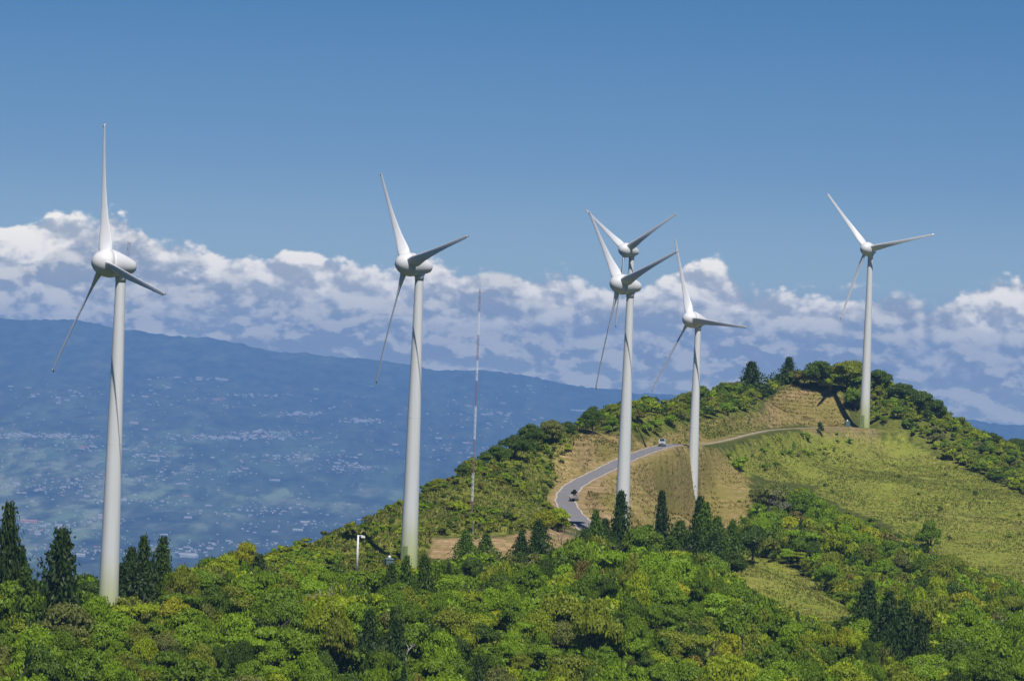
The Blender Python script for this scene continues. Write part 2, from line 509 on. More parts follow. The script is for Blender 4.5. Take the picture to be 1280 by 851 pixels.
PXg, ROWg = project(np.c_[GX.ravel(), GY.ravel(), GZ.ravel()])
jx = 7 * vnoise(GX, GY, 5, 11).ravel(); jy = 4 * vnoise(GX, GY, 5, 12).ravel()
far_ok = (GY.ravel() > 420)
def mask(poly): return (in_poly(PXg + jx, ROWg + jy, poly) & far_ok).astype(float)
bare = np.maximum.reduce([mask(Z_TERR), mask(Z_BANKTOP), mask(Z_CUT), mask(Z_UPPER) * 0.8])
grassy = np.maximum.reduce([mask(Z_GRASS), mask(Z_MOUND), .75 * mask(Z_LEFT), .4 * mask(Z_CREST)])
soil = np.maximum(mask(Z_BANK), 0.7 * mask(Z_POLE))
rd = RD.ravel()
soil = np.maximum(soil, np.where(GY.ravel() < 985, 1.0, .55) * np.clip((np.where(GY.ravel() < 985, 4.3, 2.4) - rd) / 1.6, 0, 1))
# verge of bare earth inside the bend and pale tracks up the slopes
def track(P, width, strength=1.0):
    q = smooth_path([hit(*p) for p in P], 60)
    d = np.full(GX.size, 1e3)
    for a in q: d = np.minimum(d, np.hypot(GX.ravel() - a[0], GY.ravel() - a[1]))
    return strength * np.clip((width - d) / (width * 0.5), 0, 1)
soil = np.maximum(soil, track([(752, 603), (740, 612), (734, 624), (738, 634), (750, 641), (760, 648)], 2.6))
soil = np.maximum(soil, track([(1010, 489), (995, 494), (980, 497)], 2.4, 0.9))
soil = np.maximum(soil, track([(968, 503), (964, 515), (961, 530)], 2.2, 0.7))
soil = np.maximum(soil, track([(740, 545), (728, 560), (722, 575)], 3.5, 0.6))
soil = np.maximum(soil, track([(1000, 536), (1040, 536), (1090, 537)], 3.2, 0.5))
bare = np.maximum(bare, track([(708, 546), (704, 565), (700, 585), (696, 605)], 2.0, 0.9))

def ground_material():
    m, N, out = material('hill_ground')
    geo = N.n('ShaderNodeNewGeometry')
    pos = geo.outputs['Position']
    at_ = N.n('ShaderNodeAttribute', attribute_name='cover')
    sp = N.n('ShaderNodeSeparateColor'); N.link(at_.outputs['Color'], sp.inputs[0])
    n1 = N.noise(pos, 0.9, 6, 0.65); n2 = N.noise(pos, 0.13, 4, 0.5); n3 = N.noise(pos, 0.035, 3, 0.5)
    litter = N.mixc(N.mr(n1, .3, .7, 0, 1), C4(.035, .050, .010), C4(.11, .12, .025))
    gr = N.mixc(N.mr(n1, .32, .68, 0, 1), C4(.145, .170, .026), C4(.315, .310, .060))
    gr = N.mixc(N.mr(n2, .35, .65, 0, .6), gr, C4(.205, .240, .034))
    gr = N.mixc(N.mr(n3, .45, .65, 0, .35), gr, C4(.28, .24, .08))
    gr = N.mixc(N.mr(N.noise(pos, .22, 5, .65), .52, .66, 0, .65), gr, C4(.105, .130, .024))
    ez = N.n('ShaderNodeSeparateXYZ'); N.link(pos, ez.inputs[0])
    band = N.m('SINE', N.m('MULTIPLY', N.m('ADD', ez.outputs[2], N.m('MULTIPLY', n2, 2.2)), 2 * math.pi / 1.15))
    br = N.mixc(N.mr(n1, .3, .7, 0, 1), C4(.17, .145, .045), C4(.36, .270, .11))
    pat = N.noise(pos, 0.055, 4, 0.6)
    br = N.mixc(N.m('MULTIPLY', N.m('MULTIPLY', N.mr(band, -.1, .9, 0, .6), N.mr(pat, .45, .62, 0.1, 1)), N.mr(n1, .38, .6, .2, 1)), br, C4(.54, .37, .18))
    br = N.mixc(N.m('MULTIPLY', N.mr(n3, .42, .58, 0, .8), N.mr(n2, .3, .6, .5, 1)), br, C4(.20, .175, .045))
    so = N.mixc(N.mr(n1, .3, .75, 0, 1), C4(.26, .18, .09), C4(.48, .345, .19))
    lam = N.noise(N.xyz(0.0, 0.0, N.m('ADD', ez.outputs[2], N.m('MULTIPLY', n2, .6))), 1.7, 3, .6)
    so = N.mixc(N.mr(lam, .42, .6, 0, .55), so, C4(.19, .135, .06))
    so = N.mixc(N.mr(N.noise(pos, .35, 4, .6), .52, .62, 0, .6), so, C4(.16, .15, .04))
    c = N.mixc(sp.outputs[1], litter, gr)
    c = N.mixc(sp.outputs[0], c, br)
    c = N.mixc(sp.outputs[2], c, so)
    p = N.n('ShaderNodeBsdfPrincipled')
    p.inputs['Roughness'].default_value = 0.95
    p.inputs['Specular IOR Level'].default_value = 0.1
    N.link(c, p.inputs['Base Color'])
    b = N.n('ShaderNodeBump'); b.inputs['Strength'].default_value = 0.9; b.inputs['Distance'].default_value = 0.5
    N.link(n1, b.inputs['Height']); N.link(b.outputs[0], p.inputs['Normal'])
    N.link(p.outputs[0], out.inputs[0])
    return m

ny, nx = GX.shape
idx = np.arange(ny * nx).reshape(ny, nx)
Fq = np.stack([idx[:-1, :-1], idx[:-1, 1:], idx[1:, 1:], idx[1:, :-1]], -1).reshape(-1, 4)
me = bpy.data.meshes.new('hill_ground')
me.vertices.add(ny * nx); me.vertices.foreach_set('co', np.c_[GX.ravel(), GY.ravel(), GZ.ravel()].astype(np.float32).ravel())
me.loops.add(Fq.size); me.loops.foreach_set('vertex_index', Fq.ravel().astype(np.int32))
me.polygons.add(len(Fq)); me.polygons.foreach_set('loop_start', np.arange(0, Fq.size, 4, dtype=np.int32))
me.update(calc_edges=True)
me.polygons.foreach_set('use_smooth', np.ones(len(Fq), bool))
ca = me.attributes.new('cover', 'FLOAT_COLOR', 'POINT')
ca.data.foreach_set('color', np.c_[bare, grassy, soil, np.ones(len(bare))].astype(np.float32).ravel())
me.materials.append(ground_material())
tag(link(me, 'hill'), kind='structure')

# road surface: a thin slab with pale kerb edges; beyond the van it narrows to a gravel track
def road_strip(name, off0, off1, lift, thick, mat, i0=0, i1=None):
    V = []; F = []
    i1 = len(road) if i1 is None else i1
    tang = np.gradient(road[:, :2], axis=0); tang /= np.linalg.norm(tang, axis=1)[:, None]
    nor = np.c_[-tang[:, 1], tang[:, 0]]
    for i in range(i0, i1):
        wob = .12 * math.sin(i * .9) + .08 * math.sin(i * 2.3)
        for off, dz in ((off0, 0), (off1, 0), (off1, -thick), (off0, -thick)):
            V.append((road[i, 0] + nor[i, 0] * (off + wob), road[i, 1] + nor[i, 1] * (off + wob), road[i, 2] + lift + dz))
    for i in range(i1 - i0 - 1):
        a = i * 4
        for k in range(4): F.append((a + k, a + (k + 1) % 4, a + 4 + (k + 1) % 4, a + 4 + k))
    F += [(3, 2, 1, 0), (len(V) - 4, len(V) - 3, len(V) - 2, len(V) - 1)]
    return tag(mesh_obj(name, V, F, mat), kind='structure')
M_ASPH = principled('asphalt', (0.18, 0.175, 0.185), 0.9, var=0.25, scale=0.6)
M_KERB = principled('kerb_concrete', (0.42, 0.37, 0.29), 0.9, var=0.25, scale=1.2)
M_GRAVEL = principled('gravel', (0.31, 0.28, 0.19), 0.95, var=0.35, scale=0.8)
IM = int(np.argmax(road[:, 1] > 985))
road_strip('road', -HALF, HALF, 0.0, 0.5, M_ASPH, 0, IM)
road_strip('kerb', HALF + 0.003, HALF + 0.40, 0.06, 0.6, M_KERB, 0, IM)
road_strip('kerb', -HALF - 0.40, -HALF - 0.003, 0.06, 0.6, M_KERB, 0, IM)
road_strip('gravel_track', -0.7, 0.7, -0.07, 0.5, M_GRAVEL, IM, len(road))

# ------------------------------------------------------------------ the far valley and the volcano ridge
RIDGE = [(-400, 392), (-150, 390), (0, 395), (45, 397), (95, 400), (150, 411), (210, 419), (260, 424), (330, 437), (430, 447), (480, 452), (560, 460), (660, 470), (720, 479), (770, 487), (850, 497), (950, 505),
         (1100, 513), (1185, 517), (1230, 524), (1290, 532), (1450, 538), (1700, 545)]
uu = np.concatenate([np.linspace(-0.38, -0.15, 40), np.linspace(-0.149, 0.149, 420), np.linspace(0.15, 0.38, 40)])
yy = np.concatenate([np.linspace(1450, 9000, 30), np.linspace(9200, 26500, 330), np.linspace(26600, 28600, 16)])
UU, YY = np.meshgrid(uu, yy)
PXv = 640 + UU * FPX
rid = np.interp(PXv, [p for p, _ in RIDGE], [r for _, r in RIDGE])
ridz = (HZ + math.tan(ROLL) * (PXv - 640) - rid) / FPX * 26000.0
floor = np.interp(YY, [1400, 4000, 9000, 12500, 34000], [-320, -560, -640, -610, -560])
s = np.clip((YY - 13500) / 12500, 0, 1) ** 1.35
VZ = floor * (1 - s) + ridz * s
back = np.clip((YY - 26000) / 2600, 0, 1)
VZ = VZ * (1 - back) + (-300) * back
VX = UU * YY
amp = np.clip((YY - 9000) / 9000, 0, 1)
VZ += np.exp(-((YY - 26000) / 900) ** 2) * (12 * vnoise(VX, YY, 170, 24) + 14 * np.abs(vnoise(VX, YY, 60, 25)) ** 2)
VZ += amp * (26 * vnoise(VX, YY * 0.6, 1400, 21) + 14 * vnoise(VX, YY * 0.7, 480, 22) + 7 * vnoise(VX, YY, 170, 23)) * (0.5 + 0.5 * s)
def valley_z(x, y):
    u = x / y
    i = np.clip(np.searchsorted(uu, u) - 1, 0, len(uu) - 2); j = np.clip(np.searchsorted(yy, y) - 1, 0, len(yy) - 2)
    a = (u - uu[i]) / (uu[i + 1] - uu[i]); b = (y - yy[j]) / (yy[j + 1] - yy[j])
    return (VZ[j, i] * (1 - a) + VZ[j, i + 1] * a) * (1 - b) + (VZ[j + 1, i] * (1 - a) + VZ[j + 1, i + 1] * a) * b

def valley_material():
    m, N, out = material('valley_ground')
    geo = N.n('ShaderNodeNewGeometry'); pos = geo.outputs['Position']
    sc_ = N.n('ShaderNodeMapping'); sc_.inputs['Scale'].default_value = (1.0, 0.22, 0.0)
    N.link(pos, sc_.inputs['Vector']); q = sc_.outputs[0]
    big = N.noise(q, 1 / 1500, 5, 0.55); med = N.noise(q, 1 / 320, 5, 0.6); fine = N.noise(q, 1 / 90, 5, 0.7)
    wq = N.n('ShaderNodeVectorMath', operation='MULTIPLY_ADD')
    N.link(N.noise(q, 1 / 240, 3, .6, out=1), wq.inputs[0]); wq.inputs[1].default_value = (160, 160, 0); N.link(q, wq.inputs[2])
    cell = N.voro(wq.outputs[0], 1 / 170, out='Color')
    sp = N.n('ShaderNodeSeparateColor'); N.link(cell, sp.inputs[0])
    forest = N.mixc(N.mr(fine, .3, .7, 0, 1), C4(.006, .010, .006), C4(.075, .092, .045))
    field = N.ramp(sp.outputs[0], [(0, (.07, .10, .05)), (.4, (.17, .235, .10)), (.75, (.27, .31, .16)), (1, (.22, .23, .14))])
    ez = N.n('ShaderNodeSeparateXYZ'); N.link(pos, ez.inputs[0])
    f = N.m('MULTIPLY', N.m('MULTIPLY', N.mr(big, .42, .54, 0, 1), N.mr(med, .40, .55, 0, 1)), N.mr(ez.outputs[2], -420, -50, 1, .28))  # fewer fields higher up: cloud shadow put into the colour as darker forest
    f = N.m('MULTIPLY', f, N.mr(N.noise(q, 1 / 130, 5, .7), .40, .58, 1, .15))
    c = N.mixc(f, forest, field)
    p = N.n('ShaderNodeBsdfDiffuse')
    N.link(c, p.inputs[0]); N.link(p.outputs[0], out.inputs[0])
    return m
nyv, nxv = UU.shape
idx = np.arange(nyv * nxv).reshape(nyv, nxv)
Fv = np.stack([idx[:-1, :-1], idx[:-1, 1:], idx[1:, 1:], idx[1:, :-1]], -1).reshape(-1, 4)
vo = mesh_obj('valley', np.c_[VX.ravel(), YY.ravel(), VZ.ravel()].tolist(), Fv.tolist(), valley_material(), smooth=True)
tag(vo, kind='structure')

# haze: one even body of air round everything
HAZE_DENS = 5.8e-5
def haze():
    m, N, out = material('haze_air')
    v = N.n('ShaderNodeVolumePrincipled')
    v.inputs['Color'].default_value = C4(0.25, 0.50, 1.0)
    v.inputs['Density'].default_value = HAZE_DENS
    v.inputs['Anisotropy'].default_value = 0.0
    N.link(v.outputs[0], out.inputs['Volume'])
    b = MB().box((0, 14200, -110), (26000, 29300, 1260))
    o = b.build('haze', m)
    tag(o, kind='stuff')
haze()

# houses of the far towns: each a walled block under a pitched roof
def house_faces(cx, cy_, cz, w, d, h, rz):
    c, s_ = math.cos(rz), math.sin(rz)
    loc = [(-w, -d, -12), (w, -d, -12), (w, d, -12), (-w, d, -12), (-w, -d, h), (w, -d, h), (w, d, h), (-w, d, h), (-w, 0, h * 1.45), (w, 0, h * 1.45)]
    return [(cx + x * c - y * s_, cy_ + x * s_ + y * c, cz + z) for x, y, z in loc]
HF = [(0, 1, 5, 4), (1, 2, 6, 5), (2, 3, 7, 6), (3, 0, 4, 7), (4, 5, 9, 8), (6, 7, 8, 9), (5, 6, 9), (7, 4, 8)]
M_HW = [principled('pale_wall', (.43, .42, .40), .8), principled('cream_wall', (.45, .38, .30), .8), principled('tin_roof_grey', (.38, .40, .42), .6), principled('rusty_roof', (.45, .24, .16), .7)]
TOWNS = [(20, 545, 60, 5, 30), (75, 546, 40, 4, 24), (60, 610, 90, 14, 40), (150, 600, 50, 8, 16), (40, 660, 60, 12, 24), (90, 688, 60, 8, 24), (230, 588, 60, 14, 16), (150, 627, 30, 4, 14),
         (300, 547, 60, 5, 40), (335, 541, 35, 5, 24), (370, 518, 22, 4, 18), (380, 572, 60, 8, 20), (450, 526, 20, 4, 18), (435, 585, 30, 7, 16), (190, 570, 20, 3, 10), (245, 505, 60, 10, 8), (320, 495, 30, 4, 8),
         (215, 690, 40, 8, 16), (330, 640, 50, 8, 14), (390, 655, 40, 6, 10), (300, 680, 60, 6, 14), (240, 475, 40, 6, 8), (90, 495, 60, 15, 10), (120, 560, 60, 8, 16), (560, 560, 50, 20, 12), (610, 520, 40, 14, 8), (130, 650, 20, 5, 10)]
spots = []
for cx_, ry, sx, sy, n in TOWNS:
    for _ in range(n * 4):
        spots.append((rng.normal(cx_, sx * 0.75), rng.normal(ry, sy * 0.40)))
for _ in range(700): spots.append((rng.uniform(0, 700), rng.uniform(480, 700)))
BIG = [(372, 663, 26, 9), (722, 514, 36, 10), (205, 688, 30, 12), (160, 694, 22, 10), (240, 697, 22, 12), (192, 577, 30, 8), (100, 696, 26, 14), (150, 626, 34, 10), (386, 574, 22, 8), (12, 653, 24, 9), (345, 601, 20, 9), (620, 566, 18, 9)]
def valley_hit(px, row):
    d = ray(px, row)
    ys = np.arange(9000.0, 26000.0, 25.0)
    P = d[None] * (ys / d[1])[:, None]
    b = valley_z(P[:, 0], P[:, 1]) >= P[:, 2]
    if not b.any(): return None
    k = int(np.argmax(b)); return np.array([P[k, 0], P[k, 1], valley_z(P[k, 0], P[k, 1])])
rows = []
for i, (px, row, w_, h_) in enumerate(BIG):
    p = valley_hit(px, row)
    if p is not None: rows.append((p, w_ * .62 * p[1] / 12000, 9.0, h_ * .6, 0.0 if i % 3 else 0.1, 0, True))
for px, row in spots:
    if row > 702 or px < -5 or px > 760: continue
    p = valley_hit(px, row)
    if p is None: continue
    w_ = float(np.exp(rng.normal(0.85, 0.65))) * (p[1] / 15000)
    rows.append((p, w_ * 1.25, w_ * rng.uniform(0.7, 1.3), 2.2 + 0.25 * w_, rng.uniform(-0.5, 0.5), int(rng.choice(4, p=[.55, .2, .17, .08])), False))
rows.sort(key=lambda r: -(r[1] * (r[3] * 1.3) / r[0][1] ** 2))
house_mesh = {}
def add_house(r, k):
    p, w_, d_, h_, rz, mi, big = r
    nm = 'warehouse' if big else 'house'
    key = (nm, mi)
    if key not in house_mesh:
        m_ = bpy.data.meshes.new(nm); m_.from_pydata(house_faces(0, 0, 0, 1, 1, 1, 0)[:], [], HF)
        V = [(x, y, z if z > 0 else -1.5) for x, y, z in house_faces(0, 0, 0, 1, 1, 1, 0)]
        for v_, c_ in zip(m_.vertices, V): v_.co = c_
        m_.materials.append(M_HW[mi]); house_mesh[key] = m_
    o = link(house_mesh[key], nm)
    o.location = tuple(p); o.scale = (w_, d_, h_); o.rotation_euler = (0, 0, rz)
    kind = ('white-walled', 'cream-walled', 'grey-roofed', 'rust-roofed')[mi]
    if big:
        tag(o, 'large white long-roofed shed standing out among the hazy valley towns', 'shed', 'large sheds in the far valley')
    else:
        zone = 'on the lower volcano slope' if p[2] > -250 else ('in the middle of the hazy valley' if p[2] > -420 else 'on the near floor of the hazy valley')
        tag(o, f'tiny {kind} house {zone}', 'house', f'{kind} houses {zone}')
NH = 0
restV = []; restF = {0: [], 1: [], 2: [], 3: []}
for r in rows:
    if r[6] or NH < 280:
        add_house(r, NH); NH += 0 if r[6] else 1
    else:
        b = len(restV); restV += house_faces(*r[0], r[1], r[2], r[3], r[4]); restF[r[5]] += [tuple(i + b for i in f) for f in HF]
me = bpy.data.meshes.new('valley_houses')
faces = []; mats = []
for k in range(4): faces += restF[k]; mats += [k] * len(restF[k])
me.from_pydata(restV, [], faces)
for m_ in M_HW: me.materials.append(m_)
me.polygons.foreach_set('material_index', mats)
tag(link(me, 'valley_houses'), 'hazy scatter of the smaller pale houses across the far valley towns', 'houses', kind='stuff')
# ------------------------------------------------------------------ wind turbines
def tower_material():
    m, N, out = material('tower_paint')
    tcn = N.n('ShaderNodeTexCoord')
    sp = N.n('ShaderNodeSeparateXYZ'); N.link(tcn.outputs['Object'], sp.inputs[0])
    c = N.ramp(N.m('DIVIDE', sp.outputs[2], 53.0),
               [(0.0, (.40, .46, .17)), (.035, (.45, .50, .23)), (.07, (.50, .54, .31)), (.105, (.54, .56, .40)), (.15, (.62, .64, .56)), (.19, (.66, .67, .66)), (1.0, (.68, .69, .70))])
    st = N.n('ShaderNodeMapping'); st.inputs['Scale'].default_value = (1.2, 1.2, 0.05); N.link(tcn.outputs['Object'], st.inputs['Vector'])
    stain = N.mr(N.noise(st.outputs[0], 1.0, 5, 0.6), .40, .70, 0, .26)
    c = N.mixc(stain, c, C4(.45, .45, .42))
    p = N.n('ShaderNodeBsdfPrincipled'); p.inputs['Roughness'].default_value = 0.42
    N.link(c, p.inputs['Base Color']); N.link(p.outputs[0], out.inputs[0])
    return m
M_TOWER = tower_material()
M_WHITE = principled('turbine_white', (.68, .68, .69), .45, var=.09, scale=.6)
M_BLADE = principled('blade_white', (.66, .67, .69), .4, var=.10, scale=.45)
M_DARK = principled('dark_steel', (.06, .06, .065), .5)
M_STEEL = principled('galvanised_steel', (.42, .43, .44), .45, .6)
M_GREEN = principled('door_green', (.22, .30, .10), .5)

TH = 53.0
tower_me = MB().lathe([(1.56, -4.5), (1.55, 0.0), (1.50, 2.0), (1.36, 12.0), (1.15, 26.0), (0.90, 40.0), (0.74, TH - 2.2), (0.72, TH - 1.0)], 40).build('tower', M_TOWER, smooth=True).data
flange_me = MB().lathe([(1.14, 26.0), (1.165, 26.0), (1.165, 26.12), (1.14, 26.12)], 40).build('flange', M_WHITE, smooth=False).data
def door():
    b = MB(); n = 6; V = []; F = []
    for z in (1.2, 3.6):
        for i in range(n + 1):
            t = -0.30 + 0.6 * i / n
            V.append((1.56 * math.sin(t), -1.56 * math.cos(t), z))
    for i in range(n): F.append((i, i + 1, n + 2 + i, n + 1 + i))
    b.add(V, F)
    b.box((0, -1.95, 0.55), (1.0, 0.9, 1.1)); b.box((0, -2.7, 0.28), (1.0, 0.6, 0.56))
    return b.build('door', M_GREEN).data
door_me = door()
# egg-shaped nacelle with the rotor near its nose; local -y points upwind, rotor centre at the origin
egg = [(0.02, -1.95), (0.45, -1.88), (0.85, -1.72), (1.2, -1.44), (1.53, -1.05), (1.83, -0.5), (2.02, 0.1), (2.08, 0.75)]
tail = [(2.09, 0.77), (2.07, 1.2), (1.90, 2.0), (1.66, 2.8), (1.38, 3.6), (1.10, 4.3), (0.88, 4.78), (0.62, 5.0), (0.10, 5.1)]
spin_me = MB().lathe(egg, 40, 'y').build('spinner', M_WHITE, smooth=True).data
nac_me = MB().lathe(tail, 40, 'y').build('nacelle', M_WHITE, smooth=True).data
neck_me = MB().lathe([(0.745, -3.2), (0.82, -2.3), (1.1, -1.6)], 32).build('yaw_bearing', M_WHITE, smooth=True).data
sensor = MB()
for x in (-0.35, 0.35): sensor.tube((x, 3.6, 1.3), (x, 3.6, 3.3), 0.035, n=6)
for z in (2.5, 3.3): sensor.tube((-0.35, 3.6, z), (0.35, 3.6, z), 0.03, n=6)
sensor.tube((-0.35, 3.6, 3.3), (-0.35, 3.6, 3.6), 0.06, n=6); sensor.tube((0.35, 3.6, 3.3), (0.35, 3.6, 3.55), 0.08, n=6)
sens_me = sensor.build('wind_sensor', M_STEEL).data

def blade_mesh():
    """blade along +z; motion direction of the leading edge +x, upwind -y"""
    st = [(1.2, 1.9, .60, 50), (1.9, 2.05, .52, 49), (2.5, 2.15, .42, 47), (3.2, 2.15, .34, 43), (4.5, 1.90, .28, 36), (6.5, 1.50, .24, 27), (9.0, 1.25, .21, 19), (12.0, 0.98, .19, 13),
          (15.0, 0.82, .17, 9), (18.0, 0.70, .16, 6), (20.5, 0.60, .15, 4), (21.6, 0.54, .14, 3), (22.0, 0.44, .14, 3)]
    V = []; F = []; n = 16
    for r, ch, th, tw in st:
        b = R(tw)
        le = np.array([math.cos(b), -math.sin(b), 0]); nrm = np.array([-math.sin(b), -math.cos(b), 0])
        for i in range(n):
            t = 2 * math.pi * i / n
            cx = 0.5 * math.cos(t)                            # 0.5 = leading edge
            prof = 0.5 * math.sin(t) * (1.0 if th > .7 else (0.55 + 0.75 * (cx + 0.5)) * (1 - 0.25 * (cx + .5)))
            p = le * ((cx - 0.12) * ch) + nrm * (prof * th * ch) + np.array([0, 0, r])
            bend = max(0, (r - 8) / 14) ** 2 * 0.45
            p[1] += bend * 0.6
            p[0] = -p[0]                                      # leading edge faces -x: the rotor turns counter-clockwise seen from upwind
            V.append(p)
    m = len(st)
    for j in range(m - 1):
        for i in range(n):
            a, c = j * n + i, j * n + (i + 1) % n
            F.append((a, a + n, c + n, c))
    F += [tuple(range(n)), tuple(range(m * n - 1, (m - 1) * n - 1, -1))]
    return V, F
bV, bF = blade_mesh()
blade_me = mesh_obj('blade', bV, bF, M_BLADE, smooth=True).data
tip = MB(); tip.tube((0.02, 0.22, 21.7), (0.0, 0.5, 22.15), 0.17, 0.09, 8)
tip_me = tip.build('blade_tip', M_STEEL).data  # painted like the blade; shade on the curled tip put into the darker grey
for o in [o for o in COL.objects if o.type == 'MESH' and o.data in (tower_me, flange_me, door_me, spin_me, nac_me, neck_me, sens_me, blade_me, tip_me)]:
    bpy.data.objects.remove(o)

# photo column and row of each rotor centre, distance, yaw and rotor phase (worked out from the blade tips)
TURB = [
    (130.3, 328.4, 574.8, 59.8, 107.6, 'nearest white wind turbine, one blade straight up, its foot behind dark conifers', True),
    (507.2, 329.9, 678.9, 61.7, 131.8, 'white wind turbine beside the small lamp pole and the thin striped mast', False),
    (773.6, 354.8, 788.3, 61.5, 136.7, 'white wind turbine just right of the road bend, in front of another turbine', False),
    (862.1, 399.0, 963.6, 53.8, 115.4, 'shorter-looking white wind turbine at the foot of the bare terraced slope', False),
    (1082.9, 311.0, 1148.4, 33.0, 131.8, 'white wind turbine on the hilltop pad with its shadow on the cut slope', False),
    (780.9, 312.3, 1106.6, 48.6, 147.7, 'distant wind turbine whose rotor shows above another turbine nacelle', False)]
TILT = R(5)
turbine_base = []
for px, row, D, yaw, ph, label, has_sensor in TURB:
    d = ray(px, row); hub = d / 1.0 * D                       # D is measured along the viewing axis
    ya = R(yaw)
    ax = np.array([-math.sin(ya), -math.cos(ya), 0.0])        # upwind
    base = np.array([hub[0] - ax[0] * 2.75, hub[1] - ax[1] * 2.75, 0.0])
    top = hub[2] + 0.24
    base[2] = top - TH
    root = empty('wind_turbine', base)
    tag(root, label, 'wind turbine', 'white wind turbines along the ridge')
    turbine_base.append(base)
    t = link(tower_me, 'tower', root); t.location = (0, 0, 0.0)
    link(flange_me, 'flange', t)
    dr = link(door_me, 'door', t); dr.rotation_euler = (0, 0, R(-25))
    loc = Vector((ax[0] * 2.75, ax[1] * 2.75, TH - 0.24))
    rz = -ya                                                   # local -y -> upwind
    rot = Matrix.Rotation(rz, 4, 'Z') @ Matrix.Rotation(-TILT, 4, 'X')
    def put(me_, nm, par, extra=Matrix.Identity(4)):
        o = link(me_, nm, par); o.matrix_local = Matrix.Translation(loc) @ rot @ extra; return o
    nac = put(nac_me, 'nacelle', root)
    if has_sensor:
        so = link(sens_me, 'wind_sensor', nac)
    nk = link(neck_me, 'yaw_bearing', root); nk.location = (0, 0, TH)
    put(spin_me, 'spinner', root)
    for k in range(3):
        t_ = R(ph) - k * 2 * math.pi / 3
        # blade +z to (cos t, sin t) in (x right, z up); leading edge moves counter-clockwise as seen from upwind
        ex = Matrix.Rotation(math.pi / 2 - t_, 4, 'Y')
        b = put(blade_me, 'blade', root, ex)
        link(tip_me, 'blade_tip', b)

# transformer kiosks at two of the towers
M_KIOSK = principled('kiosk_paint', (.10, .16, .16), .5); M_ROOFW = principled('kiosk_roof', (.82, .82, .80), .3)
def kiosk(px, row, label):
    p = hit(px, row)
    r = empty('transformer_kiosk', p, 0.25); r.scale = (.8, .8, .75); tag(r, label, 'kiosk')
    MB().box((0, 0, 0.7), (1.7, 1.4, 1.8)).build('cabinet', M_KIOSK, r)
    b = MB()
    b.box((0, 0, 1.67), (1.9, 1.6, 0.12)); b.box((0, 0, 1.86), (1.9, 1.6, 0.24), top=(.6, .6))
    b.build('roof', M_KIOSK, r)
    MB().lathe([(.30, 1.985), (.34, 2.15), (.30, 2.35), (.18, 2.5), (.05, 2.55)], 14).build('roof_vent', M_ROOFW, r, True)
    d_ = MB().box((0, -0.72, 0.75), (1.2, 0.05, 1.3)).build('door', M_KIOSK, r)
    MB().box((0.45, -0.77, 0.8), (0.06, 0.05, 0.25)).build('handle', M_DARK, d_)
kiosk(486.5, 708, 'small transformer kiosk with a bright roof beside the turbine near the lamp pole')
kiosk(1059, 533, 'small transformer kiosk with a bright roof on the hilltop turbine pad')

# lamp pole by the second turbine
p = hit(446, 716)
pole = empty('lamp_pole', p); tag(pole, 'thin white pole with a short arm and lamp left of the nearest green-based turbine tower', 'pole')
H_ = (716 - 669) * p[1] / FPX
MB().tube((0, 0, -0.6), (0, 0, H_), 0.21, 0.17, 10).build('shaft', M_WHITE, pole, True)
MB().tube((0, 0, H_ - 0.15), (0.75, -0.1, H_ - 0.05), 0.09, 0.08, 8).build('arm', M_WHITE, pole)
lamp = MB(); lamp.box((0.85, -0.1, H_ - 0.25), (0.75, 0.5, 0.36), top=(.7, .7)); lamp.build('lamp_head', M_WHITE, pole)

# guyed lattice mast, red and white
p = hit(589.5, 648)
mast = empty('radio_mast', p); tag(mast, 'tall thin red and white striped lattice radio mast on the shrubby slope', 'mast')
MH = (648 - 361) * p[1] / FPX
M_RED = principled('mast_red', (.27, .17, .17), .5); M_MW = principled('mast_white', (.80, .80, .80), .5)
NB = 7
# cream painted segments alternate with red; each painted length is one part
segs = [(0.00, .075, 0), (.075, .20, 1), (.20, .345, 0), (.345, .49, 1), (.49, .60, 0), (.60, .69, 1), (.69, .80, 0), (.80, .90, 1), (.90, 1.0, 0)]
for a, b_, white in segs:
    bld = MB(); z0, z1 = a * MH, b_ * MH; hw = 0.19
    cor = [(hw * math.cos(t), hw * math.sin(t)) for t in (R(30), R(150), R(270))]
    for x, y in cor: bld.tube((x, y, z0), (x, y, z1 - 0.004), 0.027, n=6)
    n = max(2, int((z1 - z0) / 1.0)); hh = (z1 - z0) / n
    for i in range(n):
        for k in range(3):
            (x0, y0), (x1, y1) = cor[k], cor[(k + 1) % 3]
            bld.tube((x0, y0, z0 + i * hh + .03), (x1, y1, z0 + (i + 1) * hh - .03), 0.018, n=5)
            bld.tube((x0, y0, z0 + i * hh + .03), (x1, y1, z0 + i * hh + .03), 0.018, n=5)
    bld.build('mast_section', M_MW if white else M_RED, mast)
MB().tube((0, 0, MH), (0, 0, MH + 1.5), 0.04, 0.02, 6).build('lightning_rod', M_STEEL, mast)
cab = MB(); cab.box((0.1, -0.9, 0.1), (0.7, 0.5, 1.6)); cab.build('cabinet', M_MW, mast)

